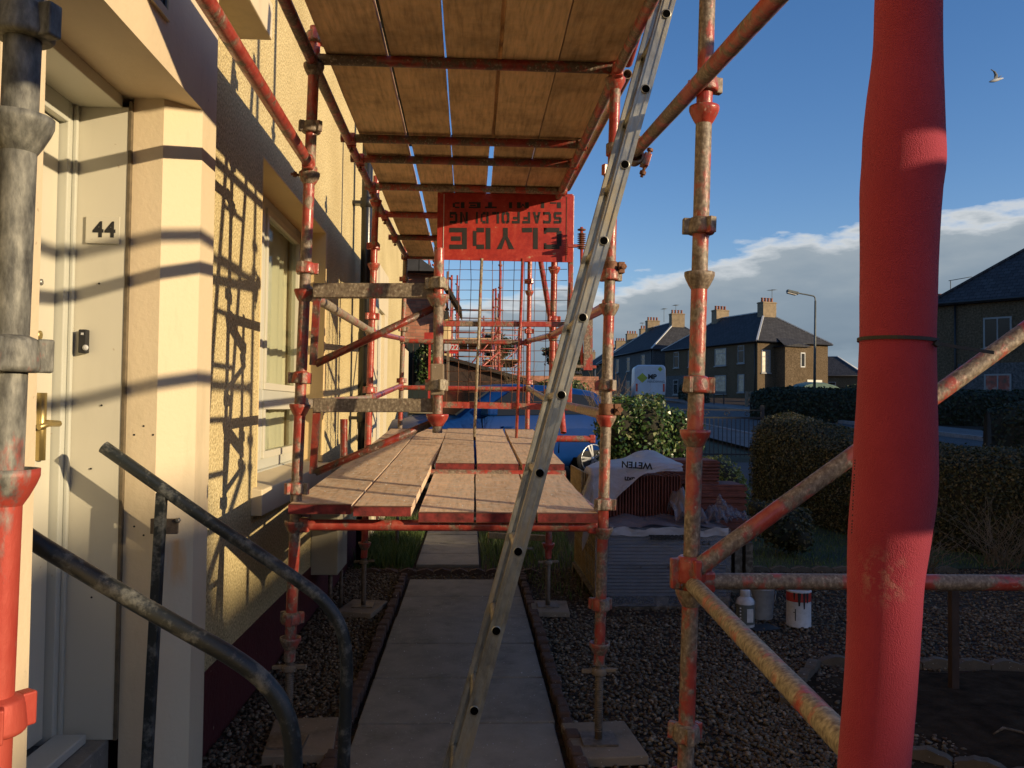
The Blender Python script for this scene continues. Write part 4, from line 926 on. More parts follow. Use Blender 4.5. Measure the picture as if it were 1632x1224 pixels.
# slightly ragged lower edge
sgo = tag(sg.build('sign', 'sign', bevel=.001), 'red painted board lettered upside down in black, fixed over the mesh guard', 'sign')
for (px, w_, mt) in ((707, .004, 'flash'), (903, .004, 'rust')):
    q = P(px, 363, Y=YS-.036); bb = MB(); bb.box((q.x-w_/2, YS-.037, s0.z+.01), (q.x+w_/2, YS-.0345, s1q.z-.01)); bb.build('edge_strip', mt, sgo)
def signtext(body, px, py, size, sx, bold, spacing=1.0):
    M = axes(P(px, py, Y=YS-.0365), (-1, 0, 0), (0, 0, -1))
    return text_obj('lettering', body, size, 'black_ink', M, sgo, sx=sx, bold=bold, depth=.0007, spacing=spacing)
def letters(word, cx, py, hpx, halfpx, mat='black_ink', thick=.2):
    """stencil capitals drawn as blocks, turned upside down; each letter in a unit box"""
    T = thick
    G = {'C': [(0,.15,T,.85),(.12,0,1,T*.8),(.12,1-T*.8,1,1),(.86,.0,1,.28),(.86,.72,1,1)],
         'L': [(0,.0,T,1),(T+.06,0,.9,T*.8)], 'D': [(0,0,T,1),(T+.10,1-T*.8,.8,1),(T+.1,0,.8,T*.8),(.8,.15,1,.85)],
         'E': [(0,0,T,1),(T+.0,1-T*.8,1,1),(T+.08,.4,.9,.4+T*.8),(T,0,1,T*.8)],
         'F': [(0,0,T,1),(T,1-T*.8,1,1),(T+.08,.42,.85,.42+T*.8)], 'I': [(.1,0,.1+T*1.7,1)],
         'T': [(.4,0,.4+T,.76),(0,1-T*.8,1,1)], 'G': [(0,.15,T,.85),(.12,0,1,T*.8),(.12,1-T*.8,1,1),(.82,.0,1,.45),(.55,.36,1,.5)],
         'O': [(0,.1,T,.9),(1-T,.1,1,.9),(.12,0,.44,T*.8),(.56,0,.88,T*.8),(.12,1-T*.8,.44,1),(.56,1-T*.8,.88,1)],
         'S': [(0,.5,T,.9),(1-T,.1,1,.5),(.1,1-T*.8,1,1),(0,0,.9,T*.8),(.1,.42,.9,.42+T*.8)]}
    P4 = {'Y': [[(0,1),(T*1.1,1),(.5,.5),(1-T*1.1,1),(1,1),(.5+T/2,.42),(.5+T/2,0),(.5-T/2,0),(.5-T/2,.42)]],
          'A': [[(0,0),(T*1.1,0),(.56,1),(.5-T/2,1)],[(1,0),(1-T*1.1,0),(.5,.9),(.5+T/2,1)],[(.25,.28),(.75,.28),(.7,.28+T*.7),(.3,.28+T*.7)]],
          'N': [[(0,0),(T,0),(T,1),(0,1)],[(1-T,0),(1,0),(1,1),(1-T,1)],[(T+.03,1),(T+.03,.72),(1-T-.03,0),(1-T-.03,.28)]],
          'M': [[(0,0),(T,0),(T,1),(0,1)],[(1-T,0),(1,0),(1,1),(1-T,1)],[(T+.02,1),(T+.02,.7),(.5,.2),(.5,.5)],[(1-T-.02,1),(.5,.5),(.5,.2),(1-T-.02,.7)]]}
    b = MB(); n = len(word); cw = 2*halfpx/(n-1+.72) if n > 1 else halfpx; lw = cw*.74
    for i, ch in enumerate(word):
        if ch == ' ': continue
        right = cx + halfpx - i*cw            # first letter at the right since the board hangs upside down
        polys = [[(x0,y0),(x1,y0),(x1,y1),(x0,y1)] for x0,y0,x1,y1 in G.get(ch, [])] + P4.get(ch, [])
        w_ = lw*(.5 if ch == 'I' else 1)
        for po in polys:
            pts = [P(right - u*w_, py - hpx/2 + v_*hpx, Y=YS-.036) for u, v_ in po]
            b.prism(pts, (0, .0013, 0))
    b.build('lettering', mat, sgo)
letters('CLYDE', 806, 380, 34, 89, thick=.27); letters('SCAFFOLDING', 806, 347, 18.5, 89, thick=.29); letters('LIMITED', 808, 327, 9.5, 86, thick=.32)

# ================================================================ ladder
lad = thing('ladder', (0, 3.0, 0), 'dull aluminium ladder leaning from the path up against the garden side ledger', 'ladder')
YL = 2.78; lt0, lt1 = P(722+10, 1224, Y=YL), P(1058+8, 0, Y=YL); ld = (lt1-lt0).normalized(); k0 = lt0 - ld*(lt0.z/ld.z)
nrm = Vector((ld.z, 0, -ld.x))                                   # toward the garden
top = k0 + ld*3.9
for (y, s_) in ((YL, 1), (YL+.36, -1)):
    b = MB(); W_, T_ = .044, .024
    a, c = Vector((k0.x, y, k0.z)), Vector((top.x, y, top.z))
    b.bar(a, c, W_, .0035, up=(0,1,0))                           # web
    for e_ in (-1, 1):
        o_ = nrm*(e_*W_/2) + Vector((0, s_*T_/2, 0)); b.bar(a+o_, c+o_, .0045, T_, up=(0,1,0))
        o_ = nrm*(e_*(W_/2-.006)) + Vector((0, s_*T_, 0)); b.bar(a+o_, c+o_, .014, .003, up=(0,1,0))
    o_ = nrm*(-.012) - Vector((0, s_*.0035, 0)); b.bar(a+o_, c+o_, .005, .004, up=(0,1,0)); o_ = nrm*(.012) - Vector((0, s_*.0035, 0)); b.bar(a+o_, c+o_, .005, .004, up=(0,1,0))
    st_ = b.build('stile', 'alu', lad)
    b = MB(); b.bar(a - ld*.02, a + ld*.05, W_+.008, .034, up=(0,1,0)); b.build('foot', 'black', st_, bevel=.003)
r0 = P(752, 1131, Y=YL); r9 = P(1058, 22, Y=YL); dr_ = (r9-r0)/9
for k in range(-1, 13):
    c = r0 + dr_*k + nrm*.008
    if c.z < .1 or c.z > top.z-.1: continue
    b = MB(); b.tube([(c.x, YL-.003, c.z), (c.x, YL+.363, c.z)], .0145, 12, caps=False)
    b.lathe((c.x, YL-.004, c.z), [(.0162, 0), (.0162, .003), (.0137, .003)], 14, (0,-1,0), closed=False)
    ru = b.build('rung', 'alu', lad)
    b = MB(); b.lathe((c.x, YL-.0045, c.z), [(.0137, 0), (.0137, .0022)], 12, (0,-1,0)); b.build('rung_bore', 'hole', ru)

# ================================================================ foam sleeve
fm_ = MB(); prof = [(-190, 1452, 100), (-60, 1450, 103), (0, 1447.5, 105), (80, 1446, 108), (160, 1442, 120), (215, 1440, 127), (260, 1439.5, 130), (310, 1435, 127), (400, 1432.5, 121), (480, 1431, 119), (543, 1430, 117.5), (640, 1428.5, 123), (700, 1427, 128), (775, 1425, 131), (850, 1417, 127), (920, 1411, 118), (1000, 1408, 113), (1100, 1402, 111), (1224, 1392, 110), (1290, 1389, 110), (1345, 1387, 109)]
cp = [P(x, y, Y=1.22) for y, x, w_ in prof]; rr_ = [w_/F*1.22/2*.985 for y, x, w_ in prof]
# smooth resample
N_ = 160; ts_ = np.linspace(0, len(cp)-1, N_); pts = []; rds = []
def cr1(v, t):
    i = min(int(t), len(v)-2); f = t-i; g = lambda j: v[max(0, min(len(v)-1, j))]
    a, b0, c0_, d0 = g(i-1), g(i), g(i+1), g(i+2)
    return .5*((2*b0)+(c0_-a)*f+(2*a-5*b0+4*c0_-d0)*f*f+(3*b0-a-3*c0_+d0)*f**3)
for t in ts_:
    pts.append(Vector([cr1([p[j] for p in cp], t) for j in range(3)])); rds.append(cr1(rr_, t)*(1+random.uniform(-.002, .002)))
fm_.tube(pts, rds, 48); foam = tag(fm_.build('foam_sleeve', 'foam', None, origin=(P(1392, 1224, Y=1.22).x, 1.22, 0)), 'thick red foam sleeve slipped over the nearest scaffold pole on the right', 'foam sleeve')
ct = MB(); c = P(1430, 543, Y=1.22); R0 = 117.5/F*1.22/2
ring = [Vector((c.x + math.cos(a)*(R0+.0012), 1.22 + math.sin(a)*(R0+.0012), c.z + .0022*math.cos(a)*-1 )) for a in np.linspace(0, 2*math.pi, 41)]
for a, e_ in zip(ring[:-1], ring[1:]): ct.bar(a, e_, .0022, .0052)
ct.bar(P(1490, 545, Y=1.17), P(1496, 550, Y=1.17), .007, .008)
tl_ = [P(x, y, Y=1.17-.0006*(x-1490)*0) for x, y in ((1492, 547), (1520, 552), (1550, 557), (1584, 562))]
for a, e_ in zip(tl_[:-1], tl_[1:]): ct.bar(a, e_, .0015, .0048)
ct.build('cable_tie', 'black', foam)
pr = MB()
for k in range(26):
    if random.random() < .25: continue
    y = 735+k*4.6; x = 1362.5 - (y-735)*.045; a = P(x, y, Y=1.195); pr.bar(a, a+Vector((0,0,.0022)), .0012, .0012, up=(1,0,0))
pr.build('printed_line', 'black_ink', foam)
# sleeves added on an unseen outer pole, cut and placed to shade this one
f2 = MB(); f2.tube([(2.1, .370, z) for z in np.linspace(1.70, 2.205, 20)], [.070]*20, 28)
f3 = MB(); f3.tube([(2.1, .370, z) for z in np.linspace(2.275, 3.9, 40)], [.070]*40, 28)
tag(f3.build('foam_sleeve', 'foam', None, origin=(2.1, .37, 2.27)), 'upper unseen foam sleeve added to shade the near sleeve, beyond the right edge', 'foam sleeve')
tag(f2.build('foam_sleeve', 'foam', None, origin=(2.1, .37, 1.70)), 'lower short unseen foam sleeve added to shade the near sleeve, beyond the right edge', 'foam sleeve')
# ================================================================ pallet of tiles
pal = thing('tile_pallet', (1.46, 6.9, 0), 'shrink wrapped pallet of grey tiles standing on the gravel', 'pallet')
PX0, PX1, PY0, PY1 = .95, 1.97, 6.3, 7.75
tl = MB(); z = .10; k = 0
while z < .60:
    o_ = random.uniform(-.004, .004)
    tl.box((PX0+.02+o_, PY0+.02+o_, z), (PX1-.02+o_, PY0+.70, z+.018)); tl.box((PX0+.02-o_, PY0+.72, z), (PX1-.02, PY1-.02+o_, z+.018)); z += .026; k += 1
tl.build('tiles', 'greytile', pal)
sd = MB()
for k in range(17):
    yq = PY0+.03+k*.082; sd.bar((PX0+.018, yq+.05, .12), (PX0+.018, yq, .59), .022, .006, up=(1,0,0))
sd.build('tile_edges', 'timber_pale', pal)
pd = MB()
for yq in (PY0, (PY0+PY1)/2-.05, PY1-.1): pd.box((PX0, yq, .0), (PX1, yq+.1, .022))
for xq in (PX0, (PX0+PX1)/2-.045, PX1-.09):
    pd.box((xq, PY0, .074), (xq+.09, PY1, .092))
    for yq in (PY0+.003, (PY0+PY1)/2-.05, PY1-.1): pd.box((xq, yq, .022), (xq+.09, yq+.09, .074))
pd.build('pallet_base', 'timber', pal)
def wrap_sheet(name, fn, nu, nv, mat, parent, thick=.0012):
    b = MB(); vs = [fn(i/(nu-1), j/(nv-1)) for j in range(nv) for i in range(nu)]
    b.add(vs, [(j*nu+i, j*nu+i+1, (j+1)*nu+i+1, (j+1)*nu+i) for j in range(nv-1) for i in range(nu-1)], 0, True)
    o = b.build(name, mat, parent); return o
def hn(a, b_, s=1): return math.sin(a*7.1+b_*3.3+s)*.5+math.sin(a*15.7-b_*9.1+s*2)*.3+math.sin(a*31+b_*23+s*3)*.2
wrap_sheet('front_wrap', lambda u, v: (PX0-.004+u*(PX1-PX0+.008), PY0-.010+.007*hn(u*2, v*1.5), .03+v*.58), 50, 30, 'wrap', pal)
wrap_sheet('side_wrap', lambda u, v: (PX1+.008+.007*hn(u, v), PY0-.006+u*(PY1-PY0), .03+v*.58), 40, 20, 'wrap', pal)
wrap_sheet('printed_sleeve', lambda u, v: (PX0+.10+u*.87, PY0-.022+.005*hn(u*2, v), .34+v*.235), 50, 14, 'wrap', pal)
wrap_sheet('top_wrap', lambda u, v: (PX0+.0+u*(PX1-PX0), PY0-.012+v*.8, .612+.035*abs(hn(u*.9, v*.8, 2))+.06*math.sin(math.pi*u)*v), 60, 40, 'wrap_dull', pal)
band = wrap_sheet('white_band', lambda u, v: (PX0+.02+u*(PX1-PX0-.04), PY0-.034+.006*hn(u*3, v), .56+.012*hn(u*1.7, 2)+v*(.055+.012*hn(u*2.3, 5))), 60, 5, 'wrap_white', pal)
text_obj('lettering', 'THERMOPAN', .048, 'black_ink', axes(P(1065, 857, Y=PY0-.046), (1,0,0), (0,0,1)), pal, bold=.003).parent = band
for i_, ch_ in enumerate('CE'): text_obj('letter', ch_, .035, 'black_ink', axes(P(1121+i_*9, 866, Y=PY0-.046), (1,0,0), (0,0,1)), pal, bold=.002).parent = band
hb = MB()
for px in (1021, 1065, 1110):
    q = P(px, 904, Y=PY0-.03); hb.lathe((q.x, PY0-.03, q.z), [(.008, 0), (.008, .001)], 10, (0,-1,0))
hb.build('air_hole', 'black_ink', pal)

# terracotta tiles standing on edge on top, with printed sheeting over the corner
ct_ = thing('terracotta_tiles', (1.45, 7.1, .64), 'block of terracotta tiles standing on edge on the wrapped pallet', 'roof tiles')
b = MB(); x = 1.0
while x < 1.69:
    o_ = random.uniform(-.006, .006); b.box((x, 6.72+o_, .635), (x+.019, 7.12+o_, .975+random.uniform(-.008, .004))); b.box((x+.004, 6.70+o_, .645), (x+.013, 6.72+o_, .968)); x += .0245
b.build('tiles', 'clay', ct_)
pc = thing('timber_crate', (1.02, 7.4, .62), 'pale timber boards on edge at the left end of the terracotta tiles', 'timber boards')
b = MB()
for k in range(4): b.box((.90+k*.02, 6.78+.0*k, .62), (.912+k*.02, 7.5, 1.0-.01*k))
b.build('board', 'timber_pale', pc)
sh = thing('plastic_sheet', (1.1, 6.8, .9), 'printed white polythene sheet thrown over the top of the terracotta tiles', 'plastic sheet')
def shf(u, v):
    # u across, v from back (top) over the front edge and down on the left
    x = .90 + u*.80 + .02*hn(u, v, 1); drop = max(0, v-.50)*2
    fall = drop*(.42*(1-sm01(u*1.55)) + .02)
    y = 7.15 - min(v, .55)*.9 - .03*drop + .015*hn(v, u, 3) - (.03*drop)
    z = 1.01 + .10*math.exp(-((u-.78)**2)/.05)*(1-v)*1.0 + .05*sm01(u*3)*(1-v*.6) + .012*hn(u*.9, v*.9, 5) - fall
    if u < .1: z -= (.1-u)*1.9
    return (x, y, z)
wrap_sheet('sheet', shf, 60, 44, 'wrap_white', sh)
for (body, px, py, s_) in (('WETEN', 1015, 741, .072), ('dkn', 1004, 764, .06)):
    text_obj('lettering', body, s_, 'black_ink', axes(P(px, py, Y=6.60), (-1, .0, .06), (0, .15, -1)), sh, bold=.002, depth=.0006)
bag = thing('plastic_bag', (1.72, 6.75, .62), 'crumpled clear plastic packaging lying on the pallet beside the tiles', 'plastic packaging')
wrap_sheet('film', lambda u, v: (1.58+u*.42, 6.36+v*.45+.03*hn(u, v, 7), .64+.20*math.exp(-((u-.18)**2+(v-.5)**2)/.05)+.10*abs(hn(u*1.5, v*1.4, 4))), 44, 40, 'wrap_dull', bag)
wrap_sheet('film', lambda u, v: (1.90+u*.25, 6.34+v*.4+.03*hn(u, v, 2), .66+.13*math.exp(-((u-.3)**2+(v-.5)**2)/.06)+.08*abs(hn(u*1.5, v*1.4, 6))), 34, 30, 'wrap', bag)
# flat stacks to the right of the pallet
def stack(x0, x1, y0, y1, z0, n, pitch, label):
    b = MB()
    for k in range(n):
        o_ = random.uniform(-.008, .008); z = z0+k*pitch
        b.box((x0+o_, y0+o_, z), (x1+o_, y1+o_, z+pitch*.62)); b.box((x0+o_+.012, y0+o_+.012, z+pitch*.62), (x1+o_-.012, y1+o_-.012, z+pitch*.97))
    return tag(b.build('tile_stack', 'clay', None, bevel=.004), label, 'tile stack', 'flat stacks of terracotta tiles')
stack(1.78, 2.30, 6.9, 7.3, .42, 9, .052, 'wide stack of flat terracotta tiles to the right of the pallet')
stack(1.62, 2.10, 7.0, 7.4, .885, 7, .028, 'smaller stack of flat terracotta tiles lying on top of the wide stack')
tb_ = MB(); tb_.box((1.99, 6.85, 0), (2.35, 6.93, .10)); tb_.box((1.99, 7.22, 0), (2.35, 7.30, .10)); 
for xq in (2.0, 2.09, 2.18, 2.27): tb_.box((xq, 6.83, .10), (xq+.06, 7.32, .42))
tag(tb_.build('timber_crate', 'timber'), 'small rough timber crate carrying the flat terracotta tiles', 'crate')

# bottle, bucket, paint tin on the gravel
def at0(px, Y): return P(px, 900, Y=Y).x
bo = thing('bottle', (at0(1188, 5.75), 5.75, .01), 'white squeezy chemical bottle with a printed label standing on the gravel', 'bottle')
c = (at0(1188, 5.75), 5.75, .01)
b = MB(); b.lathe(c, [(.0, .0), (.058, .004), (.062, .012), (.062, .17), (.056, .195), (.032, .215), (.028, .218)], 24, closed=False); b.build('body', 'white_plastic', bo)
b = MB(); b.lathe((c[0], c[1], .01+.214), [(.033, 0), (.035, .012), (.033, .04), (.030, .046), (0.001, .047)], 20); b.build('cap', 'white_plastic', bo)
b = MB(); b.lathe(c, [(.0628, .03), (.0628, .165)], 24, closed=False); b.build('label', 'lamp_grey', bo)
b = MB()
for k in range(5): b.box((c[0]-.052, c[1]-.060+.02, .06+k*.022), (c[0]-.024, c[1]-.046, .068+k*.022))
b.box((c[0]-.008, c[1]-.0655, .06), (c[0]+.034, c[1]-.050, .15)); b.build('label_panel', 'label_white', bo)
bu = thing('bucket', (at0(1213, 6.0), 6.0, .01), 'grubby white plastic bucket behind the bottle', 'bucket')
c = (at0(1215, 6.0), 6.0, .012); b = MB(); b.lathe(c, [(.068, 0), (.072, .005), (.085, .21), (.090, .213), (.090, .225), (.082, .226), (.068, .02), (.001, .02)], 26, closed=False); b.build('body', 'white_plastic', bu)
b = MB(); b.tube([Vector(c)+Vector((math.cos(a)*.091, -.02-math.sin(a)*.035, .20-math.sin(a)*.12)) for a in np.linspace(0, math.pi, 14)], .003, 6); b.build('handle', 'steel', bu)
ti = thing('paint_tin', (at0(1273, 5.8), 5.8, .01), 'open paint tin with a red band and black drips down its white label', 'paint tin')
c = (at0(1273, 5.8), 5.8, .012); b = MB(); b.lathe(c, [(.083, 0), (.086, .004), (.083, .010), (.083, .235), (.086, .24), (.084, .25), (.074, .25), (.074, .2), (.001, .2)], 28, closed=False); b.build('body', 'label_white', ti)
b = MB(); b.lathe(c, [(.0836, .175), (.0836, .236)], 28, closed=False); b.build('red_band', 'sign', ti)
b = MB()
for a0, w_, z_ in ((-1.9, .32, .15), (-1.5, .25, .13), (-1.2, .3, .17), (-2.3, .2, .19)):
    r_ = .0846; n = 5; vs = [(c[0]+r_*math.cos(a0+w_*(i/n-.5)*(1-.6*j)), c[1]+r_*math.sin(a0+w_*(i/n-.5)*(1-.6*j)), c[2]+.245-(.245-z_)*j) for j in (0, .5, 1) for i in range(n+1)]
    b.add(vs, [(j*(n+1)+i, j*(n+1)+i+1, (j+1)*(n+1)+i+1, (j+1)*(n+1)+i) for j in range(2) for i in range(n)])
b.box((c[0]-.052, c[1]-.0815+.01, .06), (c[0]-.048, c[1]-.063, .14)); b.box((c[0]-.062, c[1]-.075+.01, .115), (c[0]-.038, c[1]-.060, .119)); b.build('paint_drip', 'black_ink', ti)
tr = MB(); tr.box((at0(1222, 5.7)-.12, 5.65, .012), (at0(1222, 5.7)+.08, 5.8, .022)); tr.rot((at0(1222, 5.7), 5.7, .015), Matrix.Rotation(.3, 3, 'Z')); tag(tr.build('paint_tray', 'black'), 'flat black tray lying on the gravel behind the diagonal pole', 'tray')
# scrap in the bed
sc_ = MB(); q = P(1610, 1170, Z=.04); 
tag(sc_.tube([q+Vector((-.08, 0, 0)), q+Vector((-.02, .02, .02)), q+Vector((.05, 0, .01)), q+Vector((.09, -.04, 0))], [.003, .007, .006, .002], 6).build('rag', 'timber'), 'pale scrap of rag lying on the dug soil', 'rag')
# stake in the dark bed
q = P(1520, 1100, Z=.0); b = MB(); b.box((q.x-.02, q.y-.02, -.02), (q.x+.02, q.y+.02, .62)); tag(b.build('timber_stake', 'fence_dark'), 'short dark timber stake standing in the dug bed', 'stake')
# loose timber across the path
b = MB(); b.bar(P(778, 853, Y=7.5), P(880, 858, Y=7.6), .05, .05); tag(b.build('loose_batten', 'timber_pale', bevel=.004), 'loose pale batten lying under the lower deck behind the ladder', 'batten')

# ================================================================ leaves
def leafcloud(name, pts, nrm, size, mat, parent=None, spread=.6, aspect=.6, ang=None):
    n = len(pts); s = rng.uniform(.6, 1.2, (n, 1))*size
    d = nrm + rng.normal(0, spread, (n, 3)); d /= np.linalg.norm(d, axis=1)[:, None]
    t = rng.normal(0, 1, (n, 3)); t -= d*(t*d).sum(1)[:, None]; t /= np.linalg.norm(t, axis=1)[:, None]; w = np.cross(d, t)
    q = np.stack([pts - t*s, pts + w*s*aspect - t*s*.15 + d*s*.12, pts + t*s, pts - w*s*aspect - t*s*.15 + d*s*.12], 1)
    org = (0, 0, 0) if parent is None else tuple(WLOC[parent.name])
    return quads(name, q, 4, mat, parent, org)
def hedge(name, path, width, hfun, n, size, mat, label, group=None, z0f=None, core=True, bulge=.06):
    """path: list of (x,y); a clipped hedge with rounded shoulders"""
    pth_ = curve([Vector((x, y, 0)) for x, y in path], 10); L = len(pth_)
    root = thing(name, (pth_[0].x, pth_[0].y, gz(pth_[0].x, pth_[0].y)), label, 'hedge', group)
    prof = [(-1, 0), (-1.06, .3), (-1.03, .6), (-.9, .83), (-.6, .96), (-.2, 1.0), (.2, 1.0), (.6, .96), (.9, .83), (1.03, .6), (1.06, .3), (1, 0)]
    ring = []
    for i, p in enumerate(pth_):
        t = (pth_[min(i+1, L-1)]-pth_[max(i-1, 0)]).normalized(); r = Vector((t.y, -t.x, 0)); s = i/(L-1)
        e_ = min(1, math.sin(min(.5*math.pi, s*L*.5)) if s < .5 else 1, math.sin(min(.5*math.pi, (1-s)*L*.5+.02)))
        e_ = max(.12, e_)**.5; h = hfun(s); zb = gz(p.x, p.y)
        row = []
        for k, (a, b_) in enumerate(prof):
            wob = 1 + bulge*hn(s*5, k*.4, 1)
            row.append(Vector((p.x, p.y, zb)) + r*(a*width/2*e_*wob) + Vector((0, 0, b_*h*(.72+.28*e_)*(1+bulge*.5*hn(s*4, k*.3, 3)))))
        ring.append(row)
    K = len(prof); b = MB(); c3 = [[p + (Vector((pth_[i].x, pth_[i].y, p.z)) - p)*.10 - Vector((0,0,.03)) for p in row] for i, row in enumerate(ring)]
    b.add([p for row in c3 for p in row], [(i*K+k, i*K+k+1, (i+1)*K+k+1, (i+1)*K+k) for i in range(L-1) for k in range(K-1)] + [tuple(range(K)), tuple(reversed([(L-1)*K+k for k in range(K)]))], 0, True)
    b.build('inner_twigs', 'core', root)
    A = np.array([[list(p) for p in row] for row in ring]); i = rng.integers(0, L-1, n); k = rng.integers(0, K-1, n); u = rng.uniform(0, 1, (n, 1)); v = rng.uniform(0, 1, (n, 1))
    # fewer leaves low down, more on top
    P0, P1, P2, P3 = A[i, k], A[i+1, k], A[i+1, k+1], A[i, k+1]
    pt_ = P0*(1-u)*(1-v)+P1*u*(1-v)+P2*u*v+P3*(1-u)*v; nn_ = np.cross(P1-P0, P3-P0); nn_ /= (np.linalg.norm(nn_, axis=1)[:, None]+1e-9)
    c = A[i].mean(1); sgn = np.sign((nn_*(pt_-c)).sum(1))[:, None]; nn_ *= sgn
    pt_ = pt_ + nn_*rng.uniform(-.07, .02, (n, 1)) + nn_*(rng.uniform(0, 1, (n, 1)) > .97)*rng.uniform(0, .05, (n, 1))
    leafcloud('leaves', pt_, nn_, size, mat, root); return root
# end caps of the near hedge are rounded by the path itself
hedge('hedge', [(4.35, 12.0), (4.75, 11.0), (5.25, 9.9), (5.9, 8.9), (6.9, 8.1), (9.5, 7.4)], 1.15, lambda s: 1.26-.14*sm01(s*1.8), 90000, .019, 'hedge', 'clipped brown green hedge with a rounded end, running behind the red foam sleeve')
hedge('hedge', [(11.2, 33), (14, 31), (20, 30), (30, 29)], 1.6, lambda s: 1.28, 16000, .07, 'hedge_dark', 'dark hedge across the road in front of the street lamp')
hedge('hedge', [(9.6, 15.2), (14, 14.2), (22, 13.6)], 1.3, lambda s: 1.25+.1*s, 16000, .045, 'hedge_dark', 'dark unclipped hedge behind the near hedge on the right')
def bush(name, c, rx, ry, rz, n, size, mat, label, cat='bush', lumps=9, seed=1, core=.8, parts='leaves', extra=None):
    r_ = np.random.default_rng(seed); root = thing(name, (c[0], c[1], gz(c[0], c[1])), label, cat)
    cs = np.concatenate([np.array([[0, 0, 0, 1.0]]), np.concatenate([r_.uniform(-.55, .55, (lumps, 3)), r_.uniform(.35, .6, (lumps, 1))], 1)])
    sc3 = np.array([rx, ry, rz]); pts = []; nn_ = []
    for (x, y, z, s) in cs:
        s *= .78; m_ = int(n*s*s/ (cs[:, 3]**2*.61).sum()); d = r_.normal(0, 1, (m_, 3)); d /= np.linalg.norm(d, axis=1)[:, None]
        rad = s*(.82+.22*r_.uniform(0, 1, (m_, 1))) * (1+.10*np.sin(d[:, :1]*9+x*7)*np.cos(d[:, 2:]*8))
        p = (np.array([x, y, z]) + d*rad)*sc3 + np.array(c); pts.append(p); nn_.append(d)
    pts = np.concatenate(pts); nn_ = np.concatenate(nn_); keep = pts[:, 2] > gz(c[0], c[1]); pts, nn_ = pts[keep], nn_[keep]
    b = MB()
    for (x, y, z, s) in cs:
        s *= .78*core; b.lathe((c[0]+x*rx, c[1]+y*ry, c[2]+z*rz), [(max(.001, math.sin(a)*s*(rx+ry)/2), -math.cos(a)*s*rz) for a in np.linspace(0, math.pi, 9)], 12)
    zf = gz(c[0], c[1])-.05; b.v = [(x, y, max(z, zf)) for x, y, z in b.v]
    b.build('inner_twigs', 'core', root); leafcloud(parts, pts, nn_, size, mat, root, .8); return root
bush('ivy_bush', (2.12, 10.1, 1.02), .74, .6, .86, 11000, .030, 'ivy', 'large glossy green ivy bush behind the wrapped tiles', seed=3)
bush('ivy_bush', (1.75, 15.3, 1.5), .6, .5, .6, 4000, .030, 'ivy', 'smaller leafy bush behind the blue car and the orange poles', seed=9)
bush('shrub', (2.85, 9.6, .66), .42, .4, .42, 3400, .022, 'ivy2', 'yellow green shrub at the right foot of the ivy bush', seed=5)
bush('shrub', (3.25, 8.6, .32), .38, .35, .36, 2600, .022, 'hedge', 'low dark shrub between the tile stacks and the hedge', seed=6)
def twigs(name, c, n, h, label, spread=.5, mat='twig', cat='dead shrub', z=None, rad=.0045):
    b = MB(); zz = gz(c[0], c[1]) if z is None else z
    for k in range(n):
        a = random.uniform(0, 6.28); s = random.uniform(.2, 1)*spread; hh = h*random.uniform(.4, 1)
        p = [Vector((c[0]+random.uniform(-.1, .1)*spread*2, c[1]+random.uniform(-.1, .1), zz))]
        for j in range(4):
            f = (j+1)/4; p.append(p[0]+Vector((math.cos(a)*s*f**1.3+random.uniform(-.04, .04), math.sin(a)*s*f**1.3+random.uniform(-.04, .04), hh*f)))
        b.tube(p, [rad*(1-.2*j) for j in range(5)], 4, caps=False)
        for j in (2, 3): b.tube([p[j], p[j]+Vector((random.uniform(-.15, .15), random.uniform(-.1, .1), random.uniform(.03, .18)))*h*1.6], [rad*.5, rad*.25], 4, caps=False)
    return tag(b.build(name, mat), label, cat)
twigs('dead_shrub', (5.2, 8.0), 60, .72, 'tangle of bare dead stems in front of the hedge at the right edge', .9)
twigs('dead_shrub', (4.2, 7.7), 40, .45, 'low bare dead stems just right of the red foam sleeve', .7)
twigs('dead_shrub', (6.3, 7.9), 50, .6, 'bare stems beyond the right end of the bed', .9)
twigs('bare_shrub', (1.75, 10.6), 50, .95, 'bare purple brown stems growing through the top of the ivy bush', .5, z=1.15, rad=.004)

# ================================================================ railing, road furniture
ir = thing('iron_railing', (3.9, 15.9, gz(0, 15.9)), 'black iron railing with scroll top beside the driveway', 'railing')
b = MB(); zf = gz(0, 15.9); x = 2.7
while x < 5.6: b.bar((x, 15.9, zf+.05), (x, 15.9, zf+.82), .012, .012, up=(1,0,0)); x += .085
b.build('bars', 'iron', ir)
b = MB(); b.bar((2.7, 15.9, zf+.80), (5.6, 15.9, zf+.80), .02, .03); b.bar((2.7, 15.9, zf+.95), (5.6, 15.9, zf+.95), .02, .02); b.bar((2.7, 15.9, zf+.1), (5.6, 15.9, zf+.1), .02, .03); b.build('rail', 'iron', ir)
b = MB()
for x in (2.7, 4.2, 5.6): b.box((x-.03, 15.87, zf), (x+.03, 15.93, zf+1.05))
b.build('posts', 'iron', ir)
b = MB()
for k in range(7):
    x = 2.9+k*.4; b.tube([(x+math.cos(a)*.06*(1-a/9), 15.9, zf+.875+math.sin(a)*.06*(1-a/9)) for a in np.linspace(0, 7, 16)], .007, 5)
b.build('scroll', 'iron', ir)
YF = 46; tf = thing('timber_fence', P(1225, 650, Y=YF), 'short pale post and rail fence across the road', 'fence'); zf = gz(0, YF)
b = MB()
for px in (1190, 1198, 1218, 1240, 1262): q = P(px, 640, Y=YF); b.box((q.x-.07, YF-.07, zf), (q.x+.07, YF+.07, zf+.95))
b.build('posts', 'sole', tf)
b = MB()
for dz in (.3, .58, .85): b.box((P(1192, 640, Y=YF).x, YF-.1, zf+dz-.05), (P(1285, 640, Y=YF).x, YF-.07, zf+dz+.05))
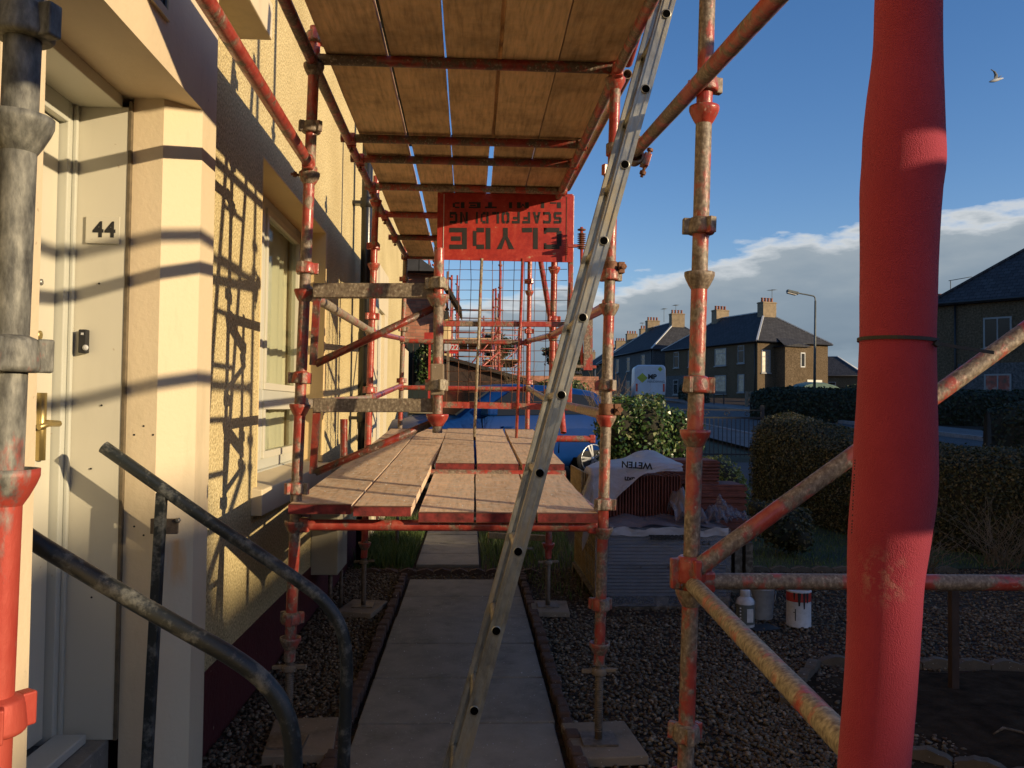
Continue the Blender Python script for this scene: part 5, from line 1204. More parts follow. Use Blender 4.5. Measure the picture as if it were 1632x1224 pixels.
b.build('rail', 'sole', tf)
sgp = thing('street_nameplate', P(1146, 640, Y=50), 'low street nameplate on two legs in front of the dark houses', 'street sign'); q = P(1146, 626, Y=50)
b = MB(); b.box((q.x-.42, 49.97, q.z-.09), (q.x+.42, 50, q.z+.09)); b.build('plate', 'lamp_grey', sgp); b = MB()
for s_ in (-.3, .3): b.box((q.x+s_-.03, 50.0, gz(0, 50)), (q.x+s_+.03, 50.05, q.z+.05))
b.build('legs', 'iron', sgp)
# street lamp
YP = 37; lp0 = P(1298, 690, Y=YP); lp1 = P(1299.5, 476, Y=YP); lm = thing('street_lamp', (lp0.x, YP, gz(0, YP)), 'grey street lamp with a lantern on a short arm, behind the dark hedge', 'street lamp')
b = MB(); b.tube([(lp0.x, YP, gz(0, YP)), (lp0.x, YP, gz(0, YP)+1.2)], .085, 12); b.tube([(lp0.x, YP, gz(0, YP)+1.2), (lp1.x, YP, lp1.z-.1)], [.062, .045], 12); b.build('column', 'lamp_grey', lm)
b = MB(); b.tube(curve([(lp1.x, YP, lp1.z-.12), P(1298, 473, Y=YP), P(1290, 470.5, Y=YP), P(1268, 466.5, Y=YP)], 6), .03, 10); b.build('arm', 'lamp_grey', lm)
h0, h1 = P(1254, 464.5, Y=YP), P(1272, 469, Y=YP); b = MB(); b.bar(h0+Vector((0,0,.03)), h1+Vector((0,0,.03)), .22, .13, up=(0,0,1)); hd = b.build('lantern', 'lamp_grey', lm, bevel=.03)
b = MB(); b.bar(h0-Vector((0,0,.055)), h0+(h1-h0)*.8-Vector((0,0,.055)), .18, .06, up=(0,0,1)); b.build('bowl', 'lamp_glass', hd, bevel=.02)

# ================================================================ houses across the road
def semi(name, C0, th, L, D, zg, eave, ridge, label, wins_front=(), wins_end=(), wall='harl_brown', lower=None, chims=(.18, .72), lights=(), hip=3.6, aerial=(), ext=None, doors=()):
    """local axes: x into the house from the road front, y along the front going away, origin = near front corner"""
    root = thing(name, (C0[0], C0[1], zg), label, 'house', 'houses across the road', th)
    bl = lambda b, n, m, p=root, **k: b.build(n, m, p, local=True, **k)
    b = MB(); b.box((0, 0, -1), (D, L, eave)); bl(b, 'wall', wall)
    if lower: b = MB(); b.box((-.02, L*lower[0], -1), (-.001, L*lower[1], eave*.5)); bl(b, 'painted_lower_wall', 'harl_grey')
    o = .28; b = MB(); e0 = eave-.05
    vs = [(-o, -o, e0), (D+o, -o, e0), (D+o, L+o, e0), (-o, L+o, e0), (D/2, hip, ridge), (D/2, L-hip, ridge), (-o, -o, e0-.12), (D+o, -o, e0-.12), (D+o, L+o, e0-.12), (-o, L+o, e0-.12)]
    b.add(vs, [(0,1,4), (1,2,5,4), (2,3,5), (3,0,4,5), (6,7,1,0), (7,8,2,1), (8,9,3,2), (9,6,0,3), (9,8,7,6)]); rf = bl(b, 'roof', 'slate')
    b = MB()
    for a, c in ((0, 4), (1, 4), (2, 5), (3, 5), (4, 5)): b.bar(Vector(vs[a])+Vector((0,0,.04)), Vector(vs[c])+Vector((0,0,.04)), .16, .09)
    bl(b, 'ridge_tiles', 'flash', rf)
    for f in chims:
        y = hip + (L-2*hip)*f; b = MB(); b.box((D/2-.75, y-.42, ridge-.9), (D/2+.75, y+.42, ridge+.85)); b.box((D/2-.8, y-.47, ridge+.72), (D/2+.8, y+.47, ridge+.80)); ch = bl(b, 'chimney', 'chim', rf)
        b = MB()
        for k in range(4): b.lathe((D/2-.54+k*.36, y, ridge+.85), [(.11, 0), (.13, .05), (.10, .30), (.13, .34), (.13, .40)], 8)
        bl(b, 'chimney_pots', 'pot', ch)
    def win(y, z, w_, h_, front=True, mat='dglass', curtain=None):
        fr = MB(); g = MB(); t = .08
        if front:
            fr.box((-.05, y-w_/2, z), (.05, y-w_/2+t, z+h_)); fr.box((-.05, y+w_/2-t, z), (.05, y+w_/2, z+h_)); fr.box((-.05, y-w_/2+t, z), (.05, y+w_/2-t, z+t)); fr.box((-.05, y-w_/2+t, z+h_-t), (.05, y+w_/2-t, z+h_)); fr.box((-.045, y-w_/2+t, z+h_*.68), (.05, y+w_/2-t, z+h_*.68+.06))
            fr.box((-.12, y-w_/2-.08, z-.1), (.04, y+w_/2+.08, z-.002)); g.box((-.02, y-w_/2+t, z+t), (.02, y+w_/2-t, z+h_-t))
        else:
            fr.box((y-w_/2, -.05, z), (y-w_/2+t, .05, z+h_)); fr.box((y+w_/2-t, -.05, z), (y+w_/2, .05, z+h_)); fr.box((y-w_/2+t, -.05, z), (y+w_/2-t, .05, z+t)); fr.box((y-w_/2+t, -.05, z+h_-t), (y+w_/2-t, .05, z+h_)); fr.box((y-w_/2+t, -.045, z+h_*.68), (y+w_/2-t, .05, z+h_*.68+.06))
            fr.box((y-w_/2-.08, -.12, z-.1), (y+w_/2+.08, .04, z-.002)); g.box((y-w_/2+t, -.02, z+t), (y+w_/2-t, .02, z+h_-t))
        f = bl(fr, 'window', 'frame_far'); bl(g, 'pane', mat, f)
    for w_ in wins_front: win(*w_)
    for w_ in wins_end: win(*w_[:4], front=False, **(w_[4] if len(w_) > 4 else {}))
    for (y, front) in doors:
        b = MB()
        if front: b.box((-.04, y-.45, 0), (.02, y+.45, 2.1))
        else: b.box((y-.45, -.04, 0), (y+.45, .02, 2.1))
        bl(b, 'door', 'pvc2')
    b = MB(); b.tube([(-o-.05, -o, e0-.05), (-o-.05, L+o, e0-.05)], .06, 6); b.tube([(-.08, .25, 0), (-.08, .25, e0-.1)], .045, 6); b.tube([(D*.5, -.08, 0), (D*.5, -.08, e0-.1)], .045, 6); b.tube([(-o, -o-.05, e0-.05), (D+o, -o-.05, e0-.05)], .06, 6); bl(b, 'gutter', 'iron')
    for f in aerial:
        y = hip + (L-2*hip)*f; b = MB(); b.tube([(D/2+.6, y, ridge+.5), (D/2+.6, y, ridge+2.1)], .025, 5); b.tube([(D/2+.6, y-.5, ridge+2.0), (D/2+.6, y+.6, ridge+2.1)], .018, 5)
        for k in range(5): b.tube([(D/2+.3, y-.4+k*.2, ridge+2.03), (D/2+.9, y-.4+k*.2, ridge+2.03)], .01, 4)
        bl(b, 'aerial', 'lamp_grey', rf)
    if ext:
        ext(root, bl)
    return root
T1 = R(20)
def ext1(root, bl):
    b = MB(); b.box((1.9, -1.3, 0), (4.3, 0, 4.9)); w_ = bl(b, 'stair_bay', 'harl_brown')
    b = MB(); b.prism([(1.6, -1.55, 4.86), (4.6, -1.55, 4.86), (3.1, -1.55, 5.15)], (0, 1.9, 0)); b.add([(1.6,-1.55,4.95),(4.6,-1.55,4.95),(3.1,2.4,6.7)], [(0,1,2)]); bl(b, 'bay_roof', 'slate', root)
    b = MB(); b.box((3.6, -1.33, 3.1), (4.1, -1.29, 4.4)); bl(b, 'bay_window', 'flash', w_); b = MB(); b.box((3.68, -1.345, 3.2), (4.02, -1.331, 4.3)); bl(b, 'bay_pane', 'dglass', w_)
    b = MB(); b.box((5.5, -.04, .0), (7.2, .02, 2.1)); bl(b, 'porch', 'pvc2', root)
semi('semi_detached_house', (24.9, 72), T1, 14.5, 7.9, gz(0, 72)-.3, 5.4, 8.5, 'brown rendered house with a sunlit end wall, two chimneys and a hipped slate roof', 
     wins_front=[(2.2, 3.5, .9, 1.6), (4.0+1.2, 3.4, 1.7, 1.6, True, 'blind'), (9.6, 3.5, 1.5, 1.6), (12.4, 3.5, .9, 1.6), (2.2, .9, .9, 1.6, True, 'blind'), (5.2, .8, 1.7, 1.7, True, 'blind'), (9.6, .8, 1.6, 1.6), (12.5, .8, .9, 1.5)],
     wins_end=[(.9, 2.6, .95, 2.0, dict(mat='blind')), (5.0, .9, .8, 1.4)], lower=(.52, 1.0), chims=(-.05, 1.0), aerial=(-.05,), ext=ext1, hip=3.9)
semi('semi_detached_house', (19.2, 88), R(8), 14.5, 7.9, gz(0, 88)-.3, 5.6, 8.9, 'grey rendered house just left of the middle scaffold pole, with a white hip line', wins_front=[(3, 3.5, 1.2, 1.6), (8, 3.5, 1.2, 1.6), (12, 3.5, 1.2, 1.6), (3, .8, 1.2, 1.6), (8, .8, 1.2, 1.6)], wall='harl_grey', aerial=(.2, .7), chims=(-.05, 1.0))
semi('semi_detached_house', (19.3, 107), R(3), 14.5, 7.9, gz(0, 107)-.3, 5.6, 8.9, 'third house along the road, two chimneys above a dark slate roof', wins_front=[(3, 3.5, 1.2, 1.6), (8, 3.5, 1.2, 1.6)], aerial=(.5,), chims=(-.05, 1.0))
semi('semi_detached_house', (19.5, 127), R(3), 14.5, 7.9, gz(0, 127)-.3, 5.6, 8.8, 'fourth house along the road, seen between the orange poles', wins_front=[(3, 3.5, 1.2, 1.6)], chims=(-.05, 1.0))
semi('semi_detached_house', (18, 150), R(0), 16, 7.9, gz(0, 150)-.5, 5.4, 8.6, 'farthest slate roofed house along the road, left of the orange pole', chims=(-.05, 1.0))
# right edge house: its front faces the camera and away from the sun
def ext0(root, bl):
    b = MB(); b.box((.6, -1.9, -.5), (6, -.01, 4.9)); bl(b, 'side_extension', 'harl_brown', root)
    b = MB(); b.prism([(.2, -2.2, 4.85), (6.3, -2.2, 4.85), (3.2, -2.2, 6.0)], (0, 2.2, 0)); bl(b, 'extension_roof', 'slate', root)
# built with its long front running toward the right
h0 = thing('semi_detached_house', (23.6, 41.5, gz(0, 41.5)-.2), 'dark two storey house at the right edge with a grey lower wall', 'house', 'houses across the road', R(-50))
bl0 = lambda b, n, m, p=h0, **k: b.build(n, m, p, local=True, **k)
E0 = P(1520, 483, Y=41.5).z - (gz(0, 41.5)-.2)
b = MB(); b.box((0, 0, -.8), (16, 8, E0)); bl0(b, 'wall', 'harl_brown')
b = MB(); b.box((1.0, -.02, -.8), (16, -.001, E0*.46)); bl0(b, 'lower_wall', 'harl_grey')
b = MB(); o = .3; e0 = E0-.05; rz_ = E0+3.6
b.add([(-o,-o,e0),(16+o,-o,e0),(16+o,8+o,e0),(-o,8+o,e0),(4.3,4,rz_),(11.7,4,rz_),(-o,-o,e0-.14),(16+o,-o,e0-.14),(16+o,8+o,e0-.14),(-o,8+o,e0-.14)], [(0,1,5,4),(1,2,5),(2,3,4,5),(3,0,4),(6,7,1,0),(7,8,2,1),(8,9,3,2),(9,6,0,3),(9,8,7,6)]); r0_ = bl0(b, 'roof', 'slate')
b = MB(); b.bar((-o,-o,e0+.05),(4.3,4,rz_+.05),.18,.09); b.bar((4.3,4,rz_+.05),(11.7,4,rz_+.05),.18,.09); bl0(b, 'ridge_tiles', 'slate', r0_)
for (x, z, w_, h_, mt) in ((2.8, 3.4, 1.25, 1.5, 'dglass'), (2.8, .7, 1.2, 1.45, 'pane_reflection_red'), (7, 3.4, 1.25, 1.5, 'dglass'), (7, .7, 1.3, 1.45, 'dglass')):
    if mt == 'pane_reflection_red' and mt not in MAT:
        m, bb = base('window_with_red_reflection', (.3, .05, .04), .25); v = coords(m, (1, 1, 1)); lk(m, ramp_node(m, [(.35, (.08, .05, .04)), (.5, (.30, .06, .04)), (.65, (.34, .24, .2))], noise(m, v, 2.5, 5)), bb.inputs['Base Color']); MAT[mt] = m  # red reflection painted into this pane's colour
    f = MB(); f.box((x-w_/2, -.06, z), (x-w_/2+.08, .0, z+h_)); f.box((x+w_/2-.08, -.06, z), (x+w_/2, .0, z+h_)); f.box((x-w_/2+.08, -.06, z), (x+w_/2-.08, 0, z+.08)); f.box((x-w_/2+.08, -.06, z+h_-.08), (x+w_/2-.08, 0, z+h_)); f.box((x-.03, -.055, z+.08), (x+.03, 0, z+h_-.08)); f.box((x-w_/2-.1, -.14, z-.12), (x+w_/2+.1, 0, z-.002))
    fo = bl0(f, 'window', 'frame_far'); g = MB(); g.box((x-w_/2+.08, -.04, z+.08), (x+w_/2-.08, -.021, z+h_-.08)); bl0(g, 'pane', mt, fo)
b = MB(); b.tube([(.9, -.08, 0), (.9, -.08, E0-.1)], .05, 6); b.tube([(-o, -o-.05, e0-.05), (16, -o-.05, e0-.05)], .06, 6); bl0(b, 'gutter', 'iron')
b = MB(); b.box((-2.0, 1.5, -.8), (-.001, 7, 4.7)); bl0(b, 'side_extension', 'harl_brown'); b = MB(); b.prism([(-2.3, 1.2, 4.65), (-2.3, 7.3, 4.65), (-2.3, 4.2, 5.9)], (2.6, 0, 0)); bl0(b, 'extension_roof', 'slate')
q = Matrix.Rotation(R(50), 3, 'Z') @ (P(1497, 480, Y=46)-Vector(h0.location)); b = MB(); b.box((q.x-.3, q.y-.3, 4.5), (q.x+.3, q.y+.3, q.z-.1)); ch = bl0(b, 'chimney', 'chim', r0_); b = MB(); b.lathe((q.x, q.y, q.z-.1), [(.13, 0), (.11, .4), (.15, .5)], 8); bl0(b, 'chimney_pot', 'pot', ch)
b = MB(); b.tube([(q.x+.6, q.y, q.z-.8), (q.x+.6, q.y, q.z+1.1)], .025, 5); b.tube([(q.x+.5, q.y, q.z+1.1), (q.x+1.7, q.y, q.z+1.2)], .02, 5); bl0(b, 'aerial', 'lamp_grey', r0_)
# far small house between
semi('semi_detached_house', (51.5, 108), R(60), 14, 8, gz(0, 108)-.6, 4.2, 6.9, 'small far blue black roofed house left of the foam sleeve', wins_front=[(4, 2, 1.2, 1.3)], wins_end=[(3, 2, 1.1, 1.3)], chims=(.5,))
# unseen houses down the road, widths and ridge heights shaped to block the low sun
for (ya, yb, rz, lab) in ((-32, -16.1, 8.5, 'broad roadside house beyond the right edge, behind the camera'), (-16.0, -14.8, 9.05, 'unseen tall narrow gable added to block low sun, behind the camera'), (-14.7, -9.4, 8.55, 'narrow roadside house next to the tallest one, behind the camera'), (-9.3, -8.3, 7.7, 'unseen low block added to let sun in between two houses, behind the camera'), (-8.2, 0, 7.95, 'long roadside house beyond the right edge, level with the camera'), (1, 14, 7.9, 'roadside house beyond the right edge, level with the hedge'), (16, 29, 8.2, 'roadside house beyond the right edge, level with the far hedge')):
    semi('semi_detached_house', (27, ya), 0, yb-ya, 8, 0, 5.6, rz, lab, wins_front=[((yb-ya)*.3, 3.0, .8, 1.4)], chims=(), hip=.2)
# green tarpaulin dome and far trees
b = MB(); q = P(1305, 640, Y=58); zb = gz(0, 58)
prof = [(-1.7,0), (-1.5,.6), (-1.0,.95), (-.3,1.1), (.6,1.08), (1.4,.9), (2.0,.6), (2.4,0)]
b.add([(q.x+x*.9, 58+y_, zb+.35+z*1.0) for y_, s_ in ((0, 1), (.6, 1.08), (1.6, 1.12), (2.6, 1.0)) for x, z in [(a*s_, c*s_) for a, c in prof]], [(j*8+i, j*8+i+1, (j+1)*8+i+1, (j+1)*8+i) for j in range(3) for i in range(7)] + [tuple(reversed(range(8)))], 0, False)
tag(b.build('covered_car', 'green_tarp', origin=(q.x, 59, zb)), 'low green tarpaulin cover in front of the sunlit end wall', 'tarpaulin')
def tree(name, c, h, r, n, label, mat='hedge_dark', size=.16, seed=1, bare=False):
    rr = random.Random(seed); root = thing(name, (c[0], c[1], gz(c[0], c[1])), label, 'tree', 'far trees'); z0 = gz(c[0], c[1])
    b = MB(); tips = []
    b.tube([(c[0], c[1], z0-.1), (c[0]+.1, c[1], z0+h*.5)], [h*.03, h*.02], 8)
    def br(p, d, L, r_, lv):
        q_ = p + d*L; b.tube([p, (p+q_)/2+Vector((rr.uniform(-.05, .05)*L,)*3), q_], [r_, r_*.8, r_*.5], 5, caps=False); tips.append(q_)
        if lv:
            for _ in range(4): br(p+(q_-p)*rr.uniform(.5, 1), (d+Vector((rr.uniform(-.8, .8), rr.uniform(-.8, .8), rr.uniform(-.2, .6)))).normalized(), L*.62, r_*.5, lv-1)
    for _ in range(6): br(Vector((c[0]+.05, c[1], z0+h*rr.uniform(.3, .5))), Vector((rr.uniform(-.8, .8), rr.uniform(-.8, .8), 1)).normalized(), h*.25, h*.012, 3)
    b.build('trunk', 'twig', root)
    if not bare:
        T = np.array([list(t) for t in tips]); idx = rng.integers(0, len(T), n); pts = T[idx] + rng.normal(0, .1*h*.3, (n, 3)); leafcloud('crown', pts, rng.normal(0, 1, (n, 3)), size, mat, root)
    return root
tree('tree', (60, 135), 7.5, 3, 0, 'bare distant tree beyond the sunlit house', bare=True, seed=4)
tree('tree', (49, 78), 3.2, 2, 2500, 'low dark tree beside the far small house', seed=5, size=.12)
tree('tree', (6.2, 58), 4.2, 2, 3500, 'dark tree seen low through the far scaffolding', seed=8, size=.14)
tree('tree', (2.5, 75), 6, 2, 3000, 'distant tree beyond the far scaffolding', seed=11, size=.16)
hedge('hedge', [(30, 66), (38, 64), (52, 62)], 2, lambda s: 1.5, 4000, .12, 'hedge_dark', 'far dark hedge in front of the small far house')
hedge('hedge', [(14.5, 52), (16, 60), (17.5, 68)], 1.2, lambda s: 1.3, 4000, .1, 'hedge_dark', 'dark garden hedge in front of the brown houses')
# ================================================================ van
vn = thing('parked_van', (11.4, 53, gz(0, 53)+.02), 'white van parked across the road with a lime diamond on its rear doors', 'van', None, R(-8))
blv = lambda b, n, m, p=vn, **k: b.build(n, m, p, local=True, **k)
def loft(secs, mat, name, parent, bl):
    b = MB(); K = len(secs[0]); b.add([p for s in secs for p in s], [(i*K+k, i*K+(k+1)%K, (i+1)*K+(k+1)%K, (i+1)*K+k) for i in range(len(secs)-1) for k in range(K)], 0, True)
    b.add(list(secs[0]), [tuple(range(K))]); b.add(list(secs[-1]), [tuple(reversed(range(K)))]); return bl(b, name, mat, parent)
def vsec(y, w_, zt, zb=.35, r=.25):
    pts = []
    for (sx_, a0) in ((1, 0), (-1, 90)):
        for a in np.linspace(a0, a0+90, 5): pts.append((sx_*0 + (w_/2-r)*(1 if a0 == 0 else -1) + r*math.cos(R(a)), y, zt-r+r*math.sin(R(a))))
    return [(w_/2, y, zb), (w_/2+.03, y, (zb+zt)/2-.2)] + pts + [(-w_/2-.03, y, (zb+zt)/2-.2), (-w_/2, y, zb)]
loft([vsec(0, 1.84, 2.36), vsec(.1, 1.93, 2.46), vsec(3.6, 1.95, 2.5), vsec(4.4, 1.9, 2.2), vsec(5.0, 1.85, 1.35, r=.2), vsec(5.5, 1.7, 1.05, r=.2)], 'van', 'body', vn, blv)
b = MB(); b.box((-.82, -.02, .55), (-.02, -.004, 2.2)); b.box((.02, -.02, .55), (.82, -.004, 2.2)); dv = blv(b, 'rear_door', 'van', bevel=.01)
b = MB(); b.prism([(-.50, -.026, 1.30), (-.16, -.026, 1.62), (-.50, -.026, 1.94), (-.84, -.026, 1.62)], (0, .004, 0)); b.prism([(.62, -.026, 2.02), (.78, -.026, 2.18), (.62, -.026, 2.34), (.46, -.026, 2.18)], (0, .004, 0)); blv(b, 'diamond', 'lime', dv)
text_obj('lettering', 'MP', .42, 'black_ink', axes((.12, -.028, 1.68), (1,0,0), (0,0,1)), dv, local=True, bold=.02); text_obj('lettering', 'RENDERING', .2, 'lamp_grey', axes((.36, -.028, 1.38), (1,0,0), (0,0,1)), dv, local=True)
b = MB()
for s_ in (-1, 1):
    b.box((s_*.85-.06, -.03, .75), (s_*.85+.06, .02, 1.25))
blv(b, 'tail_lamp', 'lamp_red')
b = MB(); b.box((-.92, -.12, .38), (.92, .02, .55)); blv(b, 'bumper', 'black', bevel=.02)
for (x, y) in ((-.85, 1.0), (.85, 1.0), (-.85, 4.4), (.85, 4.4)):
    b = MB(); b.lathe((x-.11, y, .33), [(.2, 0), (.33, .01), (.33, .21), (.2, .22)], 20, (1,0,0)); blv(b, 'wheel', 'tyre')

# ================================================================ blue car
car = thing('parked_car', (.32, 12.75, gz(0, 13.3)), 'blue hatchback parked on the driveway beyond the end of the deck', 'car', None, 0)
HD = math.atan2(-.52, -.85); car.rotation_euler = (0, 0, HD); car.scale = (1, 1, .93)        # local +x = front
blc = lambda b, n, m, p=car, **k: b.build(n, m, p, local=True, **k)
def csec(x, hw, zs):
    """closed section: zs = (bottom, sill, belt, roof), hw = (sill half width, belt, roof)"""
    zb, zsill, zbelt, zroof = zs; a, c, d = hw
    half = [(a*.9, zb), (a, zsill), (a+.02, (zsill+zbelt)/2), (c, zbelt), ((c+d)/2+.01, (zbelt+zroof)/2), (d, zroof-.05), (d*.8, zroof-.008), (d*.4, zroof+.008)]
    return [(x, -y, z) for y, z in half] + [(x, y, z) for y, z in reversed(half)]
st = [(-1.98, (.70,.66,.60), (.42,.55,.72,.76)), (-1.93, (.80,.76,.66), (.28,.45,.88,1.00)), (-1.80, (.84,.80,.62), (.22,.40,.98,1.26)), (-1.55, (.86,.82,.60), (.2,.38,1.0,1.43)), (-1.0, (.86,.83,.61), (.2,.36,.99,1.49)), (-.2, (.86,.83,.62), (.2,.35,.97,1.505)), (.25, (.86,.83,.61), (.2,.35,.955,1.46)),
      (.62, (.86,.83,.64), (.2,.35,.945,1.26)), (.98, (.86,.83,.72), (.2,.35,.935,1.02)), (1.10, (.86,.82,.74), (.2,.36,.92,.975)), (1.55, (.85,.80,.70), (.2,.38,.84,.90)), (1.85, (.80,.74,.60), (.22,.42,.72,.80)), (1.98, (.68,.62,.5), (.3,.46,.6,.64))]
body = loft([csec(x, hw, zs) for x, hw, zs in st], 'car', 'body', car, blc)
for sd_ in (-1, 1):
    g = MB()
    for poly in (((-1.52, 1.04), (-1.35, 1.33), (-.72, 1.39), (-.66, 1.03)), ((-.58, 1.03), (-.58, 1.395), (.12, 1.38), (.62, 1.10), (.66, 1.0))):
        pts = [Vector((x, sd_*(.868-(z-.97)*.46), z)) for x, z in poly]; g.prism(pts if sd_ > 0 else pts[::-1], (0, -sd_*.02, 0))
    blc(g, 'side_window', 'dglass')
    for x in (-.62, .70):
        b = MB(); b.bar((x, sd_*.872, .42), (x, sd_*.872, .66), .010, .008, up=(1,0,0)); b.bar((x, sd_*.872, .66), (x, sd_*.838, .97), .010, .008, up=(1,0,0)); blc(b, 'door_gap', 'hole')
    for (x, z) in ((-.62, .85), (.3, .82)):
        b = MB(); b.box((x-.1, sd_*.868, z), (x+.08, sd_*.895, z+.025)); blc(b, 'door_handle', 'car', bevel=.006)
    b = MB(); b.box((.55, sd_*.82, 1.0), (.72, sd_*1.02, 1.13)); blc(b, 'wing_mirror', 'car', bevel=.03)
    b = MB(); b.prism([Vector((-1.86, sd_*.80, .78)), Vector((-1.60, sd_*.845, .86)), Vector((-1.66, sd_*.83, 1.08)), Vector((-1.86, sd_*.70, 1.14))], (-.03, sd_*.03, 0)); blc(b, 'tail_lamp', 'lamp_red', bevel=.01)
    b = MB(); b.prism([Vector((1.62, sd_*.80, .60)), Vector((1.88, sd_*.66, .58)), Vector((1.80, sd_*.68, .76)), Vector((1.45, sd_*.80, .80))], (.02, sd_*.03, 0)); blc(b, 'headlight', 'label_white', bevel=.01)
    for x in (-1.28, 1.22):
        b = MB(); b.lathe((x, sd_*.66, .31), [(.2, 0), (.30, .0), (.315, .03), (.315, .17), (.30, .20), (.235, .205)], 28, (0, sd_, 0)); wh = blc(b, 'wheel', 'tyre')
        b = MB()
        b.lathe((x, sd_*.66, .31), [(.235, .19), (.24, .214), (.222, .214), (.215, .16)], 28, (0, sd_, 0), closed=False); b.lathe((x, sd_*.66, .31), [(.05, .17), (.05, .212), (.001, .214)], 12, (0, sd_, 0))
        for k in range(5):
            for da in (-.13, .13):
                a = k*1.2566+da; b.bar((x+math.cos(a)*.03, sd_*.865, .31+math.sin(a)*.03), (x+math.cos(a*1)*.225, sd_*.868, .31+math.sin(a)*.225), .028, .02, up=(0,1,0))
        blc(b, 'rim', 'alloy', wh)
        b = MB(); b.lathe((x, sd_*.70, .33), [(.37, 0), (.37, .150), (.001, .150)] , 28, (0, sd_, 0)); blc(b, 'wheel_arch', 'hole')
g = MB(); g.add([(.36, -.575, 1.40), (.36, .575, 1.40), (1.02, .70, 1.0), (1.02, -.70, 1.0), (.34, -.575, 1.38), (.34, .575, 1.38), (1.0, .70, .98), (1.0, -.70, .98)], [(3,2,1,0), (4,5,6,7), (0,1,5,4), (2,3,7,6), (1,2,6,5), (3,0,4,7)]); g.v = [(x+.035, y, z+.018) for x, y, z in g.v]; blc(g, 'windscreen', 'dglass')

# ================================================================ neighbour's side: brick house, gate, ivy, shed, scaffolds
nb = thing('brick_house', (-2.5, 18, gz(0, 18)), 'red brick neighbour house with a tiled roof, left of the wire mesh', 'house', None, 0)
b = MB(); x1 = P(716, 500, Y=17.5).x; b.box((-8, 17.5, .4), (x1-.25, 24, 4.3)); b.build('wall', 'brick', nb)
b = MB(); b.prism([(-.72, 17.2, 4.29), (-6.5, 17.2, 8.6), (-12, 17.2, 4.29)], (0, 7, 0)); b.build('roof', 'slate', nb)
b = MB(); a = P(690, 470, Y=17.2); c = P(728, 500, Y=17.2); b.prism([Vector((a.x+.12, 17.0, a.z+.5)), Vector((c.x+.1, 17.0, c.z+.1)), Vector((c.x+.1, 17.0, c.z-.02)), Vector((a.x+.12, 17.0, a.z+.38))], (0, 1.5, 0)); b.build('porch_roof', 'felt', nb)
b = MB(); b.box((x1-.24, 17.4, 1.0), (x1-.02, 20, 3.5)); b.build('painted_corner', 'ochre', nb)
g_ = P(655, 690, Y=15.6); g2 = P(700, 528, Y=15.6)
b = MB(); x = g_.x-.9
while x < g2.x: b.box((x, 15.6, gz(0, 15.6)), (x+.11, 15.63, g2.z-.15+random.uniform(-.01, .01))); x += .115
tag(b.build('board_fence', 'gate_green'), 'tall dark boarded fence at the left of the driveway', 'fence')
bush('climbing_ivy', (P(682, 575, Y=15.2).x, 15.3, P(682, 578, Y=15.2).z), .30, .22, .50, 1500, .035, 'ivy', 'sunlit climbing ivy hanging on the dark boarded fence', 'ivy', seed=12)
b = MB(); a, c, d_, e_ = P(640, 560, Y=16.2), P(712, 574, Y=16.2), P(855, 614, Y=16.2), P(860, 700, Y=16.2); zg = gz(0, 16.2)
b.prism([(-1.7, 16.2, zg), (-1.7, 16.2, a.z), (c.x, 16.2, c.z), (d_.x, 16.2, d_.z), (d_.x, 16.2, zg)], (0, 2.6, 0)); shd = thing('garden_shed', (0, 16.2, zg), 'dark brown garden shed with a sloping felt roof behind the blue car', 'shed')
b.build('wall', 'fence_dark', shd)
b = MB(); b.prism([(c.x, 16.1, c.z+.01), (d_.x+.1, 16.1, d_.z-.02), (d_.x+.1, 16.1, d_.z+.05), (c.x, 16.1, c.z+.08)], (0, 2.8, 0)); b.prism([(-1.8, 16.1, a.z+.01), (c.x, 16.1, c.z+.01), (c.x, 16.1, c.z+.08), (-1.8, 16.1, a.z+.08)], (0, 2.8, 0)); b.build('roof', 'felt', shd)
# estate style sign on a post, red with a white roundel
YE = 16.0; es = thing('post_sign', P(715, 640, Y=YE), 'small red and white notice board on posts behind the wire mesh', 'notice board')
b = MB(); p0, p1 = P(700, 563, Y=YE), P(731, 546, Y=YE); b.box((p0.x, YE, p0.z), (p1.x, YE+.03, p1.z)); pz = b.build('board', 'paper_red', es)
b = MB(); q = P(711, 552, Y=YE); b.lathe((q.x, YE, q.z), [(.10, 0), (.10, .006)], 16, (0,-1,0)); ro = b.build('roundel', 'label_white', pz)
text_obj('lettering', '22', .14, 'label_white', axes(P(725, 554, Y=YE-.008), (1,0,0), (0,0,1)), es, bold=.004).parent = pz
b = MB(); b.bar(P(714, 690, Y=YE), P(714, 560, Y=YE), .05, .05, up=(1,0,0)); b.build('post', 'sole', es)
b = MB(); p0, p1 = P(676, 548, Y=15.0), P(694, 530, Y=15.0); b.box((p0.x, 15.0, p0.z), (p1.x, 15.02, p1.z)); b.box(((p0.x+p1.x)/2-.02, 15.02, gz(0,15)), ((p0.x+p1.x)/2+.02, 15.05, p1.z)); tag(b.build('red_panel', 'sign'), 'small red panel on a post left of the mesh guard', 'panel')

